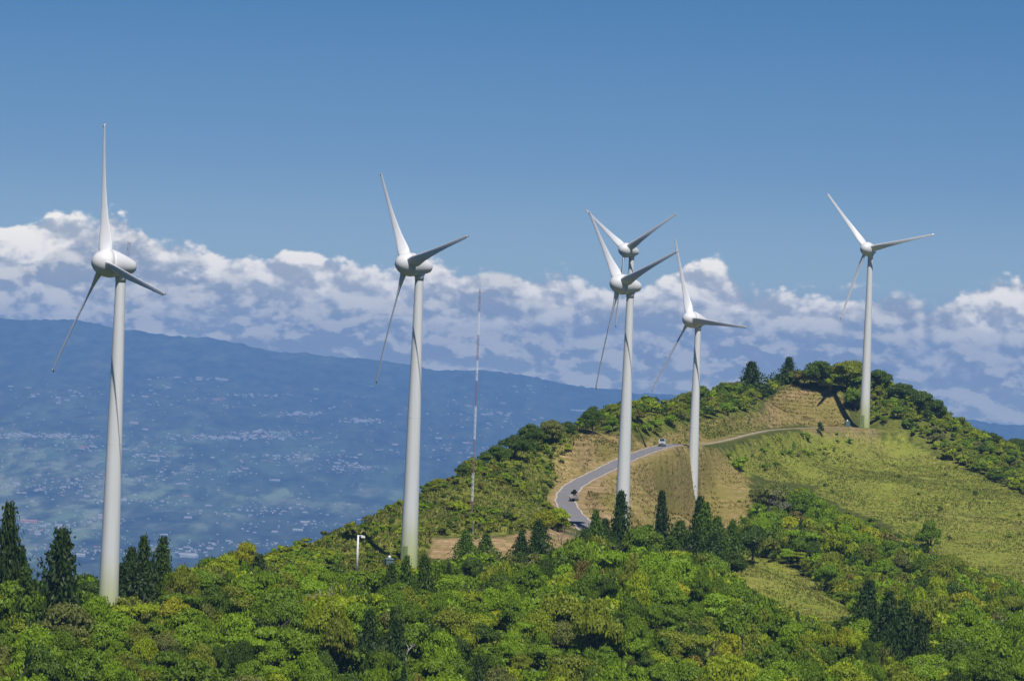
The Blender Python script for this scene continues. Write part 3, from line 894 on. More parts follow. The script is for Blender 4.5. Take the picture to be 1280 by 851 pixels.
# vehicles on the road
def wheels(root, xs, ys, r, wd):
    for y in ys:
        for x in xs:
            w_ = MB(); w_.tube((x - wd / 2, y, r), (x + wd / 2, y, r), r, n=16); t_ = w_.build('wheel', M_DARK, root)
            h_ = MB(); sgn = 1 if x > 0 else -1
            h_.tube((x + sgn * wd / 2, y, r), (x + sgn * (wd / 2 + .02), y, r), r * .55, n=12); h_.build('rim', M_STEEL, t_)
M_GLASS = principled('dark_glass', (.03, .035, .04), .1); M_VAN = principled('van_white', (.50, .52, .54), .35); M_GREY = principled('truck_grey', (.40, .40, .38), .45)
M_LAMP = principled('lamp_clear', (.7, .7, .7), .15); M_REDL = principled('tail_lamp_red', (.4, .02, .02), .3)
def road_at(px, off=0.0):
    cx, _ = project(road); k = int(np.argmin(abs(cx - px) + 1000 * (np.arange(len(road)) < 40) * (px > 730)))
    t = road[min(k + 2, len(road) - 1)] - road[max(k - 2, 0)]; a = math.atan2(t[1], t[0])
    q = road[k].copy(); q[0] += -math.sin(a) * off; q[1] += math.cos(a) * off
    return q, a
q, a = road_at(831, 0.6)
van = empty('van', q, a + math.pi / 2 + math.pi - 0.35); tag(van, 'small white van with a dark windscreen coming over the crest of the road', 'van')
# van's front faces local -y after the turn below
van.rotation_euler = (0, 0, -0.12); van.scale = (.9, .9, .9)
b = MB(); b.box((0, 0.9, 0.85), (1.8, 4.2, 1.0)); b.box((0, 1.25, 1.72), (1.76, 3.5, 0.74), top=(.88, .86)); b.build('body', M_VAN, van)
w_ = MB(); w_.add([(-.72, -.52, 1.37), (.72, -.52, 1.37), (.62, -.275, 2.05), (-.62, -.275, 2.05)], [(0, 1, 2, 3)]); w_.build('windscreen', M_GLASS, van)
for s_ in (-1, 1):
    MB().box((s_ * .66, -1.22, .92), (.34, .06, .22)).build('headlight', M_LAMP, van)
    MB().add([(s_ * .895, 0, 1.42), (s_ * .895, 2.6, 1.42), (s_ * .80, 2.5, 2.0), (s_ * .80, .15, 2.0)], [(0, 1, 2, 3)]).build('side_window', M_GLASS, van)
MB().box((0, -1.23, .45), (1.74, .1, .26)).build('bumper', M_DARK, van)
MB().box((0, -1.215, .72), (.9, .04, .16)).build('grille', M_DARK, van)
wheels(van, (-.78, .78), (-.35, 2.2), .33, .22)

q = hit(722.5, 627); q, a = q, 0
k = int(np.argmin(((road[:, :2] - q[:2]) ** 2).sum(1))); tg = road[k + 3] - road[k - 3]; a = math.atan2(tg[1], tg[0])
q = np.array([q[0] * .35 + road[k, 0] * .65, q[1] * .35 + road[k, 1] * .65, road[k, 2]]) + np.array([.9, 0, 0])
tr = empty('pickup_truck', q, -0.25); tr.scale = (.85, .85, .85); tag(tr, 'small pale pickup truck loaded with green branches on the road bend', 'pickup truck')
b = MB(); b.box((0, 0, .75), (1.6, 4.3, .55)); b.box((0, .55, 1.35), (1.52, 1.5, .72), top=(.85, .72)); b.build('body', M_GREY, tr)
MB().add([(-.66, -.222, 1.06), (.66, -.222, 1.06), (.60, -.045, 1.66), (-.60, -.045, 1.66)], [(0, 1, 2, 3)]).build('rear_window', M_GLASS, tr)
cb = MB()
for s_ in (-1, 1): cb.box((s_ * .77, -1.2, 1.32), (.06, 1.8, .62))
cb.box((0, -2.1, 1.32), (1.6, .06, .62)); cb.build('load_bed', M_GREY, tr)
MB().box((0, -2.2, .55), (1.55, .12, .2)).build('bumper', M_DARK, tr)
for s_ in (-1, 1): MB().box((s_ * .68, -2.16, .85), (.18, .05, .28)).build('tail_light', M_REDL, tr)
wheels(tr, (-.7, .7), (-1.35, 1.35), .33, .2)
branch_load_at = q + np.array([0.0, -1.2, 1.9])
# ------------------------------------------------------------------ vegetation
def leaf_material(name, from_attr):
    m, N, out = material(name)
    if from_attr:
        a = N.n('ShaderNodeAttribute', attribute_name='tint'); base = a.outputs['Color']
    else:
        a = N.n('ShaderNodeObjectInfo'); base = a.outputs['Color']
    g = N.n('ShaderNodeNewGeometry')
    rnd = g.outputs['Random Per Island']
    k = N.mr(rnd, 0, 1, 0.82, 1.24, 'LINEAR')
    c = N.mixc(1.0, base, N.xyz(k, k, k), 'MULTIPLY')
    r2 = N.m('FRACT', N.m('MULTIPLY', rnd, 37.7))
    c = N.mixc(N.mr(r2, .6, 1.0, 0, .30), c, N.mixc(1.0, base, C4(1.35, 1.15, .8), 'MULTIPLY'))
    d = N.n('ShaderNodeBsdfDiffuse'); N.link(c, d.inputs[0])
    t = N.n('ShaderNodeBsdfTranslucent')
    N.link(N.mixc(1.0, c, C4(1.25, 1.3, .6), 'MULTIPLY'), t.inputs[0])
    gl = N.n('ShaderNodeBsdfGlossy'); gl.inputs['Roughness'].default_value = .55; gl.inputs[0].default_value = C4(.5, .5, .5)
    mx = N.n('ShaderNodeMixShader'); mx.inputs[0].default_value = .38
    N.link(d.outputs[0], mx.inputs[1]); N.link(t.outputs[0], mx.inputs[2])
    m2 = N.n('ShaderNodeMixShader'); m2.inputs[0].default_value = .035
    N.link(mx.outputs[0], m2.inputs[1]); N.link(gl.outputs[0], m2.inputs[2])
    N.link(m2.outputs[0], out.inputs[0])
    return m
M_LEAF = leaf_material('leaf', False)
M_LEAF_A = leaf_material('leaf_mixed', True)
M_BARK = principled('bark', (.085, .065, .045), .9, var=.3, scale=3)
M_PALEBARK = principled('pale_dry_wood', (.36, .33, .29), .9, var=.2, scale=3)
M_GRASSB = leaf_material('grass_blade', True)

def unit(v): return v / (np.linalg.norm(v, axis=-1, keepdims=True) + 1e-9)
def cards(c, n, a, L, Wd, r):
    """rhombic leaves: centres c, normals n, long directions a"""
    a = unit(a - (a * n).sum(-1, keepdims=True) * n); b = np.cross(n, a)
    L = np.reshape(L, (-1, 1)); Wd = np.reshape(Wd, (-1, 1))
    fold = n * (r.uniform(-.25, .25, (len(c), 1)) * L)
    return np.stack([c - a * L, c + b * Wd + fold, c + a * L, c - b * Wd + fold], 1).reshape(-1, 3)

def broadleaf(seed, nleaf, leaf, nlobe=15, flat=1.0, base=.30, open_=0.0):
    """unit crown: radius 1 about the trunk, height 1 from the ground"""
    r = np.random.default_rng(seed)
    lob = []
    for i in range(nlobe):
        t = r.uniform(0, 2 * np.pi); q = np.sqrt(r.uniform(0.0, 1))
        zz = r.uniform(-.25, 1)
        rad = q * np.sqrt(max(0, 1 - max(zz, 0) ** 1.6)) * .74
        cz = base + (1 - base) * (.40 + .42 * zz * flat + r.uniform(-.05, .05))
        s_ = r.uniform(.16, .36)
        lob.append((rad * np.cos(t), rad * np.sin(t), cz, s_))
    lob.append((0, 0, .66, .34))
    lob = np.array(lob)
    area = lob[:, 3] ** 2; cnt = r.multinomial(nleaf, area / area.sum())
    out = []
    for (x, y, z, s_), k in zip(lob, cnt):
        d = unit(r.normal(size=(k, 3))); low = d[:, 2] < -.35; d[low, 2] *= -.6; d = unit(d)
        rr = s_ * (r.uniform(.55, 1.0, (k, 1)) ** .5) * r.uniform(.72, 1.38, (k, 1))
        sz = np.array([1, 1, (1 - base) * .50 * (0.75 if flat < 1 else 1)])
        c = np.array([x, y, z]) + d * rr * sz
        n = unit(d * .9 + r.normal(size=(k, 3)) * .55 + np.array([0, 0, .35]))
        ok = c[:, 2] < 1.02
        k2 = int(ok.sum())
        out.append(cards(c[ok], n[ok], r.normal(size=(k2, 3)), leaf * r.uniform(.7, 1.35, k2), leaf * .62 * r.uniform(.7, 1.3, k2), r))
    return np.concatenate(out)

def conifer(seed, nb=330, per=11, leaf=.085, power=.75):
    r = np.random.default_rng(seed); C_ = []; N_ = []; A_ = []; L_ = []; p1_, p2_ = r.uniform(0, 6.28, 2)
    for i in range(nb):
        t = .04 + .95 * (i + r.uniform(0, 1)) / nb; th = i * 2.39996 + r.uniform(-.3, .3)
        rad = (1 - t) ** power * r.uniform(.30, 1.32) * (1 + .22 * math.sin(th + p1_) + .18 * math.sin(3 * th + 9 * t + p2_)) + .03
        d = np.array([np.cos(th), np.sin(th), 0])
        for j in range(per):
            s_ = (j + r.uniform(.3, 1.0)) / per
            c = d * rad * s_ + np.array([0, 0, t + .045 * s_ * (1 - s_) * 4 - .05 * s_ * s_]) + r.normal(size=3) * np.array([.07, .07, .012])
            C_.append(c); A_.append(d + r.normal(size=3) * .45 + np.array([0, 0, .12])); N_.append(np.array([0, 0, 1.0]) * .55 + d * .35 + r.normal(size=3) * .45); L_.append(leaf * r.uniform(.7, 1.3) * (1 - .55 * t))
    C_ = np.array(C_); N_ = unit(np.array(N_)); A_ = np.array(A_); L_ = np.array(L_)
    return cards(C_, N_, A_ * np.array([1, 1, .4]), L_, L_ * .45, r)

def leaf_obj_mesh(name, V): return quads_mesh(name, V, len(V) // 4, M_LEAF)
def limbs(seed, spread=.55, base=.3, n=6, r0=.06):
    r = random.Random(seed); b = MB()
    b.tube((0, 0, -.08), (.02, .01, base + .12), r0, r0 * .7, 7)
    for i in range(n):
        t = 2 * math.pi * (i + r.random() * .6) / n; q = spread * r.uniform(.6, 1)
        z = r.uniform(base, base + .2)
        m1 = (math.cos(t) * q * .45, math.sin(t) * q * .45, z + .18)
        b.tube((.015, .01, z - .03), m1, r0 * .5, r0 * .35, 5)
        b.tube(m1, (math.cos(t + .2) * q, math.sin(t + .2) * q, z + .36), r0 * .35, r0 * .12, 5)
    return b
VAR = {'tree': [], 'umbrella': [], 'conifer': [], 'shrub': []}
TRUNK = {}
for i in range(9): VAR['tree'].append(broadleaf(100 + i, 7500, .042, 20 + i * 4, 1.0, .18))
for i in range(3): VAR['umbrella'].append(broadleaf(200 + i, 5200, .045, 26, .5, .40))
for i in range(4): VAR['conifer'].append(conifer(300 + i, power=(.85, 1.0, .75, .9)[i]))
for i in range(5): VAR['shrub'].append(broadleaf(400 + i, 1000, .10, 9, 1.0, .02))
CROWN_ME = {k: [leaf_obj_mesh('foliage' if k == 'shrub' else 'crown', v) for v in vs] for k, vs in VAR.items()}
def tmp_mesh(b, name, mat):
    me_ = bpy.data.meshes.new(name); me_.from_pydata(b.v, [], b.f); me_.materials.append(mat); return me_
TRUNK_ME = {'tree': [tmp_mesh(limbs(i, .6, .22), 'trunk', M_BARK) for i in range(4)], 'umbrella': [tmp_mesh(limbs(20 + i, .75, .45, 7, .045), 'trunk', M_BARK) for i in range(2)],
            'conifer': [tmp_mesh(MB().tube((0, 0, -.06), (0, 0, .97), .05, .008, 8), 'trunk', M_BARK)],
            'shrub': [tmp_mesh(limbs(40 + i, .6, .05, 6, .05), 'stem', M_BARK) for i in range(2)]}

LIME = (.300, .375, .012); BRIGHT = (.210, .325, .010); MID = (.150, .240, .010); OLIVE = (.215, .255, .018); DARK = (.082, .140, .010); YELLOW = (.370, .390, .014); GREYG = (.185, .210, .045); RUST = (.21, .18, .035)
CON = (.045, .085, .012); CON2 = (.085, .148, .012)
COLNAME = {LIME: 'lime green', BRIGHT: 'bright green', MID: 'mid green', OLIVE: 'olive green', DARK: 'dark green', YELLOW: 'yellow-leaved', GREYG: 'grey-green', RUST: 'brownish', CON: 'blackish green', CON2: 'deep green'}
plants = []
def plant(kind, P, rad, h, col, label=None):
    plants.append(dict(kind=kind, P=np.array(P, float), r=float(rad), h=float(h), col=col, label=label, v=int(rng.integers(0, len(VAR[kind]))), rz=float(rng.uniform(0, 6.28)), k=float(rng.uniform(.82, 1.2))))
def at_px(kind, px, base_row, top_row, width, col, label=None):
    p = hit(px, base_row); s_ = p[1] / FPX
    plant(kind, p, width * (.70 if kind == 'conifer' else .5) * s_, (base_row - top_row) * s_, col, label)

# --- trees one can pick out in the photograph
SPECIAL = [
    ('conifer', 4, 800, 634, 56, CON, 'tall dark conifer cut by the left edge of the view'),
    ('conifer', 25, 740, 660, 30, CON, 'slim dark conifer between the two tallest conifers at the left edge'),
    ('conifer', 22, 812, 712, 60, CON2, 'lower deep green conifer in front of the two tall ones at the left edge'),
    ('conifer', 73, 800, 665, 76, CON, 'broad dark conifer just left of the nearest turbine tower'),
    ('conifer', 152, 772, 706, 44, CON, 'low dark conifer right against the nearest turbine tower'),
    ('conifer', 163, 768, 686, 44, CON, 'left one of the tall conifers right of the nearest turbine tower'),
    ('conifer', 180, 768, 672, 46, CON, 'tallest conifer in the dark clump right of the nearest turbine tower'),
    ('conifer', 197, 766, 674, 44, CON, 'conifer at the right of the dark clump beside the nearest turbine tower'),
    ('conifer', 172, 778, 706, 60, CON, 'broad low conifer at the front of the clump beside the nearest turbine'),
    ('conifer', 206, 770, 700, 40, CON2, 'deep green conifer at the outer right end of the clump beside the nearest turbine'),
    ('conifer', 319, 748, 694, 44, CON, 'dark round-topped conifer below the yellow-green tree on the left ridge'),
    ('tree', 307, 744, 676, 46, YELLOW, 'yellow-green rounded tree on the skyline left of the second turbine'),
    ('conifer', 489, 770, 706, 34, CON2, 'leftmost deep green conifer at the foot of the turbine beside the lamp pole'),
    ('conifer', 508, 772, 697, 34, CON2, 'deep green conifer directly in front of the tower beside the lamp pole'),
    ('conifer', 531, 772, 696, 38, CON2, 'deep green conifer to the right of the tower beside the lamp pole'),
    ('conifer', 583, 712, 664, 34, CON2, 'left one of two conifers in front of the bare earth bank'),
    ('conifer', 607, 712, 668, 38, CON2, 'right one of two conifers in front of the bare earth bank'),
    ('conifer', 650, 705, 664, 26, CON, 'slim dark conifer at the right end of the earth bank'),
    ('conifer', 672, 700, 651, 34, CON, 'dark pointed conifer at the top right of the earth bank'),
    ('conifer', 744, 705, 640, 34, CON2, 'deep green conifer below the road bend'),
    ('conifer', 772, 700, 616, 36, CON, 'dark pointed conifer covering the foot of the turbine by the road bend'),
    ('conifer', 756, 705, 650, 34, CON, 'lower dark conifer left of the pointed one by the road bend'),
    ('conifer', 826, 702, 616, 34, CON, 'dark pointed conifer between the two middle turbine towers'),
    ('conifer', 848, 710, 652, 40, CON2, 'low deep green conifer left of the shorter-looking turbine foot'),
    ('conifer', 867, 714, 622, 38, CON, 'dark conifer covering the foot of the shorter-looking turbine'),
    ('conifer', 879, 718, 631, 44, CON2, 'tallest conifer of the row right of the shorter-looking turbine'),
    ('conifer', 896, 716, 648, 40, CON2, 'deep green conifer at the right of the row below the terraced slope'),
    ('conifer', 912, 712, 652, 34, CON2, 'last conifer of the row below the terraced slope'),
    ('tree', 800, 712, 655, 54, MID, 'mid green rounded tree between the dark conifers below the terraced slope'),
    ('conifer', 731, 706, 662, 36, CON2, 'small deep green conifer at the left end of the row under the road bend'),
    ('conifer', 788, 708, 662, 40, CON2, 'low deep green conifer between the pointed ones under the road bend'),
    ('conifer', 808, 710, 658, 40, CON2, 'low deep green conifer left of the pointed one between the middle towers'),
    ('conifer', 838, 716, 672, 44, CON2, 'broad low conifer in the middle of the row below the terraced slope'),
    ('conifer', 870, 722, 664, 46, CON, 'broad dark conifer at the front of the row below the shorter-looking turbine'),
    ('conifer', 890, 724, 668, 46, CON, 'broad dark conifer at the front right of the row below the terraced slope'),
    ('tree', 722, 704, 676, 30, OLIVE, 'olive rounded tree just under the end of the road'),
    ('tree', 940, 706, 655, 60, DARK, 'dark broad tree at the lower left edge of the grassy slope'),
    ('tree', 962, 655, 600, 56, GREYG, 'grey-green thin-leaved tree at the lower edge of the terraced slope'),
    ('tree', 1000, 660, 612, 50, MID, 'mid green bushy tree on the lower edge of the grassy slope'),
    ('tree', 1025, 668, 622, 38, BRIGHT, 'bright green bush-like tree jutting into the grassy slope'),
    ('tree', 1160, 700, 648, 42, MID, 'single green bushy tree in the lower part of the grassy slope'),
    ('tree', 1050, 720, 664, 56, LIME, 'lime green tree in the gully above the dark conifers'),
    ('tree', 832, 775, 702, 62, BRIGHT, 'bright bluish green rounded tree below the conifer row'),
    ('conifer', 1083, 815, 728, 52, CON, 'leftmost dark conifer of the lower right clump'),
    ('conifer', 1106, 835, 742, 52, CON, 'second dark conifer in the lower right clump'),
    ('conifer', 1128, 850, 752, 54, CON, 'third dark conifer in the lower right clump'),
    ('conifer', 1148, 856, 768, 40, CON, 'rightmost dark conifer of the lower right clump'),
    ('conifer', 462, 856, 765, 54, CON, 'dark conifer low in the foreground thicket under the lamp pole'),
    ('conifer', 487, 862, 776, 54, CON, 'dark conifer at the bottom edge right of another dark conifer'),
    ('conifer', 596, 905, 822, 40, CON, 'dark conifer top at the bottom edge of the foreground thicket'),
    ('umbrella', 430, 800, 725, 100, LIME, 'wide flat-topped lime tree below the lamp pole'),
    ('umbrella', 585, 780, 728, 70, LIME, 'flat-topped lime tree below the two conifers at the earth bank'),
    ('tree', 700, 820, 738, 90, OLIVE, 'large olive tree in the middle of the foreground thicket'),
    ('tree', 745, 850, 745, 70, OLIVE, 'large olive tree with a dark gap under it in the middle of the thicket'),
    ('tree', 620, 800, 762, 40, YELLOW, 'yellow-leaved tree in the middle of the thicket below the earth bank'),
    ('tree', 910, 860, 790, 46, YELLOW, 'yellow-leaved tree low in the thicket below the grassy mound'),
    ('conifer', 939, 490, 451, 42, CON, 'broad dark conifer on the skyline left of the summit'),
    ('conifer', 985, 478, 447, 30, CON, 'small dark conifer on the skyline at the summit'),
    ('tree', 1025, 486, 450, 50, DARK, 'dark rounded tree on the summit left of the hilltop turbine tower'),
    ('tree', 1058, 489, 448, 56, OLIVE, 'olive rounded tree on the summit beside the hilltop turbine tower'),
    ('tree', 1098, 492, 461, 44, DARK, 'dark rounded tree on the summit just right of the hilltop turbine tower'),
    ('tree', 1126, 505, 478, 40, DARK, 'dark rounded tree on the skyline right of the summit'),
    ('tree', 1150, 520, 487, 38, DARK, 'dark tree on the descending skyline right of the hilltop turbine'),
    ('tree', 1170, 530, 499, 38, DARK, 'dark tree where the right skyline drops most steeply'),
    ('tree', 1005, 484, 462, 34, RUST, 'brownish rounded tree on the summit skyline'),
    ('tree', 1240, 558, 540, 30, DARK, 'small dark tree on the low right skyline'),
    ('tree', 1272, 566, 546, 34, DARK, 'small dark tree on the skyline at the right edge'),
    ('tree', 1069, 516, 484, 28, MID, 'green rounded tree beside the shadow of the hilltop turbine'),
    ('tree', 624, 584, 555, 42, DARK, 'dark spreading tree at the lower end of the left skyline clump'),
    ('tree', 643, 574, 544, 48, DARK, 'dark spreading tree in the middle of the left skyline clump'),
    ('tree', 664, 564, 530, 44, DARK, 'dark spreading tree at the upper end of the left skyline clump'),
    ('tree', 690, 554, 524, 40, GREYG, 'grey spreading tree on the left skyline beyond the bare bank'),
    ('tree', 740, 543, 508, 34, DARK, 'dark tree on a short trunk at the top of the bare bank'),
    ('shrub', 1024.5, 543, 528, 12, CON, 'single dark round bush on the edge of the hilltop turbine pad'),
    ('shrub', 925, 588, 570, 26, BRIGHT, 'bright bush at the upper left of the grassy slope'),
    ('shrub', 1010, 551, 542, 14, BRIGHT, 'bright small bush below the hilltop pad'),
    ('tree', 697, 664, 634, 34, LIME, 'lime bushy tree at the outer edge of the road bend'),
    ('tree', 682, 672, 636, 38, YELLOW, 'yellow-green bushy tree left of the lower end of the road'),
]
for s_ in SPECIAL: at_px(*s_)
for px_, b_, t_, w_, c_ in ((738, 722, 684, 40, MID), (762, 728, 690, 44, DARK), (790, 730, 690, 46, OLIVE), (815, 728, 684, 44, DARK), (842, 734, 694, 46, MID), (868, 738, 698, 44, DARK), (894, 738, 696, 44, MID), (916, 734, 688, 40, DARK)):
    at_px('tree', px_, b_, t_, w_, c_)

# --- everything between them
CAP = [(-60, 715), (0, 712), (40, 722), (55, 752), (95, 752), (110, 716), (122, 768), (142, 768), (150, 752), (205, 752), (216, 714), (245, 712), (270, 694), (300, 690), (345, 692), (380, 706), (430, 722), (480, 718), (497, 716), (525, 716), (560, 706), (600, 698), (690, 690), (720, 676), (745, 668),
       (800, 672), (880, 690), (925, 704), (935, 640), (960, 612), (1010, 616), (1040, 640), (1105, 664), (1180, 698), (1300, 742)]
def cap_row(px): return np.interp(px, [c[0] for c in CAP], [c[1] for c in CAP])
Z_FORE = [(-200, 757), (0, 764), (130, 757), (200, 745), (300, 735), (380, 716), (430, 730), (511, 716), (560, 714), (640, 714), (700, 706), (720, 692), (905, 702), (925, 742), (1000, 786), (1070, 782), (1070, 771),
          (1032, 739), (987, 709), (937, 695), (915, 689), (925, 622), (950, 608), (1010, 612), (1040, 634), (1105, 660), (1160, 694), (1225, 728), (1480, 850), (1480, 985), (-200, 965)]
def scatter(poly, step, y0, y1, keep=1.0):
    xs = np.arange(-150, 240, step); ys = np.arange(y0, y1, step)
    X, Y = np.meshgrid(xs, ys)
    X = (X + (np.arange(len(ys)) % 2)[:, None] * step / 2 + rng.uniform(-.42, .42, X.shape) * step).ravel(); Y = np.repeat(ys, len(xs)) + rng.uniform(-.42, .42, X.size) * step
    P = np.c_[X, Y, tz(X, Y)]
    px, row = project(P)
    ok = in_poly(px, row, poly) & (rng.uniform(size=len(P)) < keep) & (px > -190) & (px < 1470)
    return P[ok], px[ok], row[ok]
def clear_of(P, extra=0.0):
    ok = np.ones(len(P), bool)
    for b in turbine_base: ok &= np.hypot(P[:, 0] - b[0], P[:, 1] - b[1]) > 3.0 + extra
    d, _ = road_near(P[:, 0], P[:, 1]); ok &= d > 5.0 + extra
    return ok
def pick(pal): 
    cs, ws = zip(*pal); ws = np.array(ws, float); return cs[int(rng.choice(len(cs), p=ws / ws.sum()))]
PAL_F = [(LIME, 2.2), (BRIGHT, 3.6), (MID, 3.6), (OLIVE, 2.0), (DARK, 2.0), (YELLOW, .25), (GREYG, .8), (RUST, .18)]
PAL_S = [(LIME, 1.6), (BRIGHT, 1.4), (MID, 3), (OLIVE, 3.2), (DARK, 1.2), (YELLOW, .3), (GREYG, 1.2), (RUST, .3)]
PAL_C = [(LIME, 1.3), (BRIGHT, 2), (MID, 2.4), (OLIVE, 2.6), (DARK, 1.3), (GREYG, .9), (RUST, .25)]
P, px, row = scatter(Z_FORE, 4.3, 470, 1000)
ok = clear_of(P, .8); patch = vnoise(P[:, 0], P[:, 1], 22, 31)
for p, x_, r_, g, pt in zip(P, px, row, ok, patch):
    if not g: continue
    sc_ = p[1] / FPX
    h = float(np.clip(rng.normal(5.6, 1.9), 2.8, 10.5)) * (0.85 if x_ > 930 and p[1] > 800 else 1.0) * (1 + .15 * pt)
    room = (r_ - cap_row(x_) - 2 + rng.uniform(-3, 14)) * sc_
    if p[1] < 775 and 900 < x_ < 1075: room = min(room, (r_ - np.interp(x_, [900, 930, 960, 1000, 1040, 1064, 1075], [704, 738, 756, 772, 782, 780, 765]) + rng.uniform(-2, 8)) * sc_)
    if room < 1.2: continue
    small = room < 3.0
    h = min(h, room)
    kind = 'shrub' if small else ('umbrella' if rng.uniform() < .12 and h > 4 else ('conifer' if rng.uniform() < .03 else 'tree'))
    col = pick(PAL_F) if kind != 'conifer' else CON
    rad = (rng.uniform(1.6, 4.2) * (.55 + .45 * h / 6)) if kind != 'conifer' else h * .22
    if kind == 'shrub': rad = h * rng.uniform(.7, 1.1)
    plant(kind, p, rad, h, col)
# undergrowth of the foreground
P, px, row = scatter(Z_FORE, 3.3, 470, 1000, .75)
for p, x_, r_, g in zip(P, px, row, clear_of(P, -.5)):
    if not g: continue
    room = (r_ - cap_row(x_)) * p[1] / FPX
    h = min(rng.uniform(1.4, 3.0), max(room, .8)); plant('shrub', p, h * rng.uniform(.6, .95), h, pick(PAL_F))
# shrubby left flank of the hill
P, px, row = scatter(Z_LEFT, 2.35, 640, 1000)
patch = vnoise(P[:, 0], P[:, 1], 14, 32)
for p, g, pt in zip(P, clear_of(P, -.6), patch):
    if not g or rng.uniform() > .52 + .45 * pt: continue
    h = rng.uniform(.6, 1.5) * (1 + .6 * pt)
    xx, rr = [float(v[0]) for v in project(p[None])]
    if rr < np.interp(xx, [c[0] for c in CREST], [c[1] for c in CREST]) + 9 and 600 < xx < 740: h *= rng.uniform(1.0, 1.7)
    plant('shrub', p, h * rng.uniform(.6, 1.0), h, pick(PAL_S))
# wooded crest
P, px, row = scatter(Z_CREST, 3.1, 900, 1300)
for p, x_, g in zip(P, px, clear_of(P, -.2)):
    if not g: continue
    h = rng.uniform(2.0, 4.2)
    k = 'tree' if rng.uniform() < .55 else 'shrub'
    if x_ > 1085 and rng.uniform() < .6: plant('shrub', p, h * .55, h * .8, pick([(OLIVE, 2), (LIME, 1.2), (MID, 2), (GREYG, 1)]))
    else: plant(k, p, h * rng.uniform(.5, .75), h, pick(PAL_C))
# beyond the crest, tops only
for px_, r_, y_ in CREST:
    for q in range(5):
        b = at(px_ + rng.uniform(-32, 32), r_, y_ + rng.uniform(4, 26)); b[2] = tz(b[0], b[1])
        h = rng.uniform(2.4, 4.6)
        if px_ < 540: plant('shrub', b, h * .45, h * .5, pick(PAL_S)); continue
        plant('tree', b, h * .6, h, pick([(DARK, 3), (OLIVE, 2), (MID, 2)]))
# loose bushes on the grass, the bank and the bare slopes
def loose(poly, step, keep, hmin, hmax, pal, y0=640, y1=1300):
    P, px, row = scatter(poly, step, y0, y1, keep)
    for p, g in zip(P, clear_of(P, -.8)):
        if g:
            h = rng.uniform(hmin, hmax); plant('shrub', p, h * rng.uniform(.6, 1.2), h, pick(pal))
loose(Z_GRASS, 5.0, .10, .5, 1.3, [(OLIVE, 2), (MID, 2), (DARK, 1), (GREYG, 1), (BRIGHT, 1)])
loose([(905, 562), (1000, 541), (1080, 541), (1060, 565), (960, 590), (915, 590)], 3.4, .42, .5, 1.6, [(BRIGHT, 3), (MID, 2), (GREYG, 1.5), (LIME, 1)])
loose(Z_UPPER, 4.0, .25, .4, 1.0, [(OLIVE, 2), (LIME, 1), (MID, 1)])
loose(Z_BANK, 2.6, .16, .5, 1.2, [(OLIVE, 2), (LIME, 1), (MID, 1)])
loose(Z_BANKTOP, 4.0, .10, .4, .9, [(OLIVE, 2), (MID, 1)])
loose([(540, 672), (712, 664), (712, 655), (540, 662)], 2.6, .8, .8, 1.8, [(OLIVE, 2), (GREYG, 1), (LIME, 1)])
loose([(330, 735), (330, 698), (385, 686), (425, 695), (405, 728)], 2.3, .8, .9, 2.0, [(MID, 2), (LIME, 1), (OLIVE, 2), (BRIGHT, 1)], 600)
loose([(420, 715), (440, 700), (500, 698), (500, 712)], 2.4, .7, .7, 1.5, [(MID, 2), (OLIVE, 2)])
loose([(1180, 576), (1290, 620), (1290, 600), (1190, 560)], 3.2, .8, 1.4, 3.2, [(OLIVE, 3), (DARK, 1), (LIME, 1), (GREYG, 1)])
# green load on the truck
# --- what shows: paint the plants from far to near, small pictures of each
for q in plants: q['px'], q['row'] = [float(v[0]) for v in project(q['P'][None])]
tops = np.array([q['P'] + np.array([0, 0, q['h'] * .9]) for q in plants])
vis = seen(tops)
order = sorted(range(len(plants)), key=lambda i: -plants[i]['P'][1])
GS = 2.0
buf = np.full((int(PH / GS) + 1, int(PW / GS) + 1), -1, int)
for i in order:
    q = plants[i]
    if not vis[i]: continue
    k = FPX / q['P'][1] / GS
    cx = q['px'] / GS; hh = q['h'] * k / 2; cyy = q['row'] / GS - hh; ww = q['r'] * k * (.6 if q['kind'] == 'conifer' else .9)
    x0, x1 = int(max(0, cx - ww)), int(min(buf.shape[1] - 1, cx + ww)); y0, y1 = int(max(0, cyy - hh)), int(min(buf.shape[0] - 1, cyy + hh))
    if x1 < x0 or y1 < y0: continue
    yy_, xx_ = np.mgrid[y0:y1 + 1, x0:x1 + 1]
    e = ((xx_ - cx) / max(ww, .5)) ** 2 + ((yy_ - cyy) / max(hh, .5)) ** 2 <= 1
    buf[y0:y1 + 1, x0:x1 + 1][e] = i
cnt = np.bincount(buf[buf >= 0].ravel(), minlength=len(plants))
for i, q in enumerate(plants): q['n'] = int(cnt[i]) + (10 ** 6 if q['label'] else 0)

def zone_of(px, row, y):
    if y > 1085 and row < 575 and px > 880:
        return 'on the wooded summit' if px < 1075 else 'on the right summit shoulder'
    if row < 575 and 700 < px <= 900 and y > 900: return 'on the skyline above the road'
    if in_poly([px], [row], Z_GRASS)[0]: return 'alone on the grassy slope'
    if px > 1150 and row < 640: return 'on the far right flank'
    if in_poly([px], [row], Z_LEFT)[0]: return 'on the shrubby left flank' if px < 600 else 'between the mast and bare bank'
    if y > 780 and px > 900: return 'in the gully below the grass'
    if px < 250: return 'around the nearest turbine foot'
    if px < 480: return 'in the thicket by the lamp pole'
    if px < 720: return 'under the bare earth bank'
    if px < 930: return 'under the conifer row'
    return 'at the lower right corner' if px > 1075 else 'below the grassy mound'
WORD = {'tree': 'tree', 'umbrella': 'flat-topped tree', 'conifer': 'conifer', 'shrub': 'shrub'}
single = []; mass = []
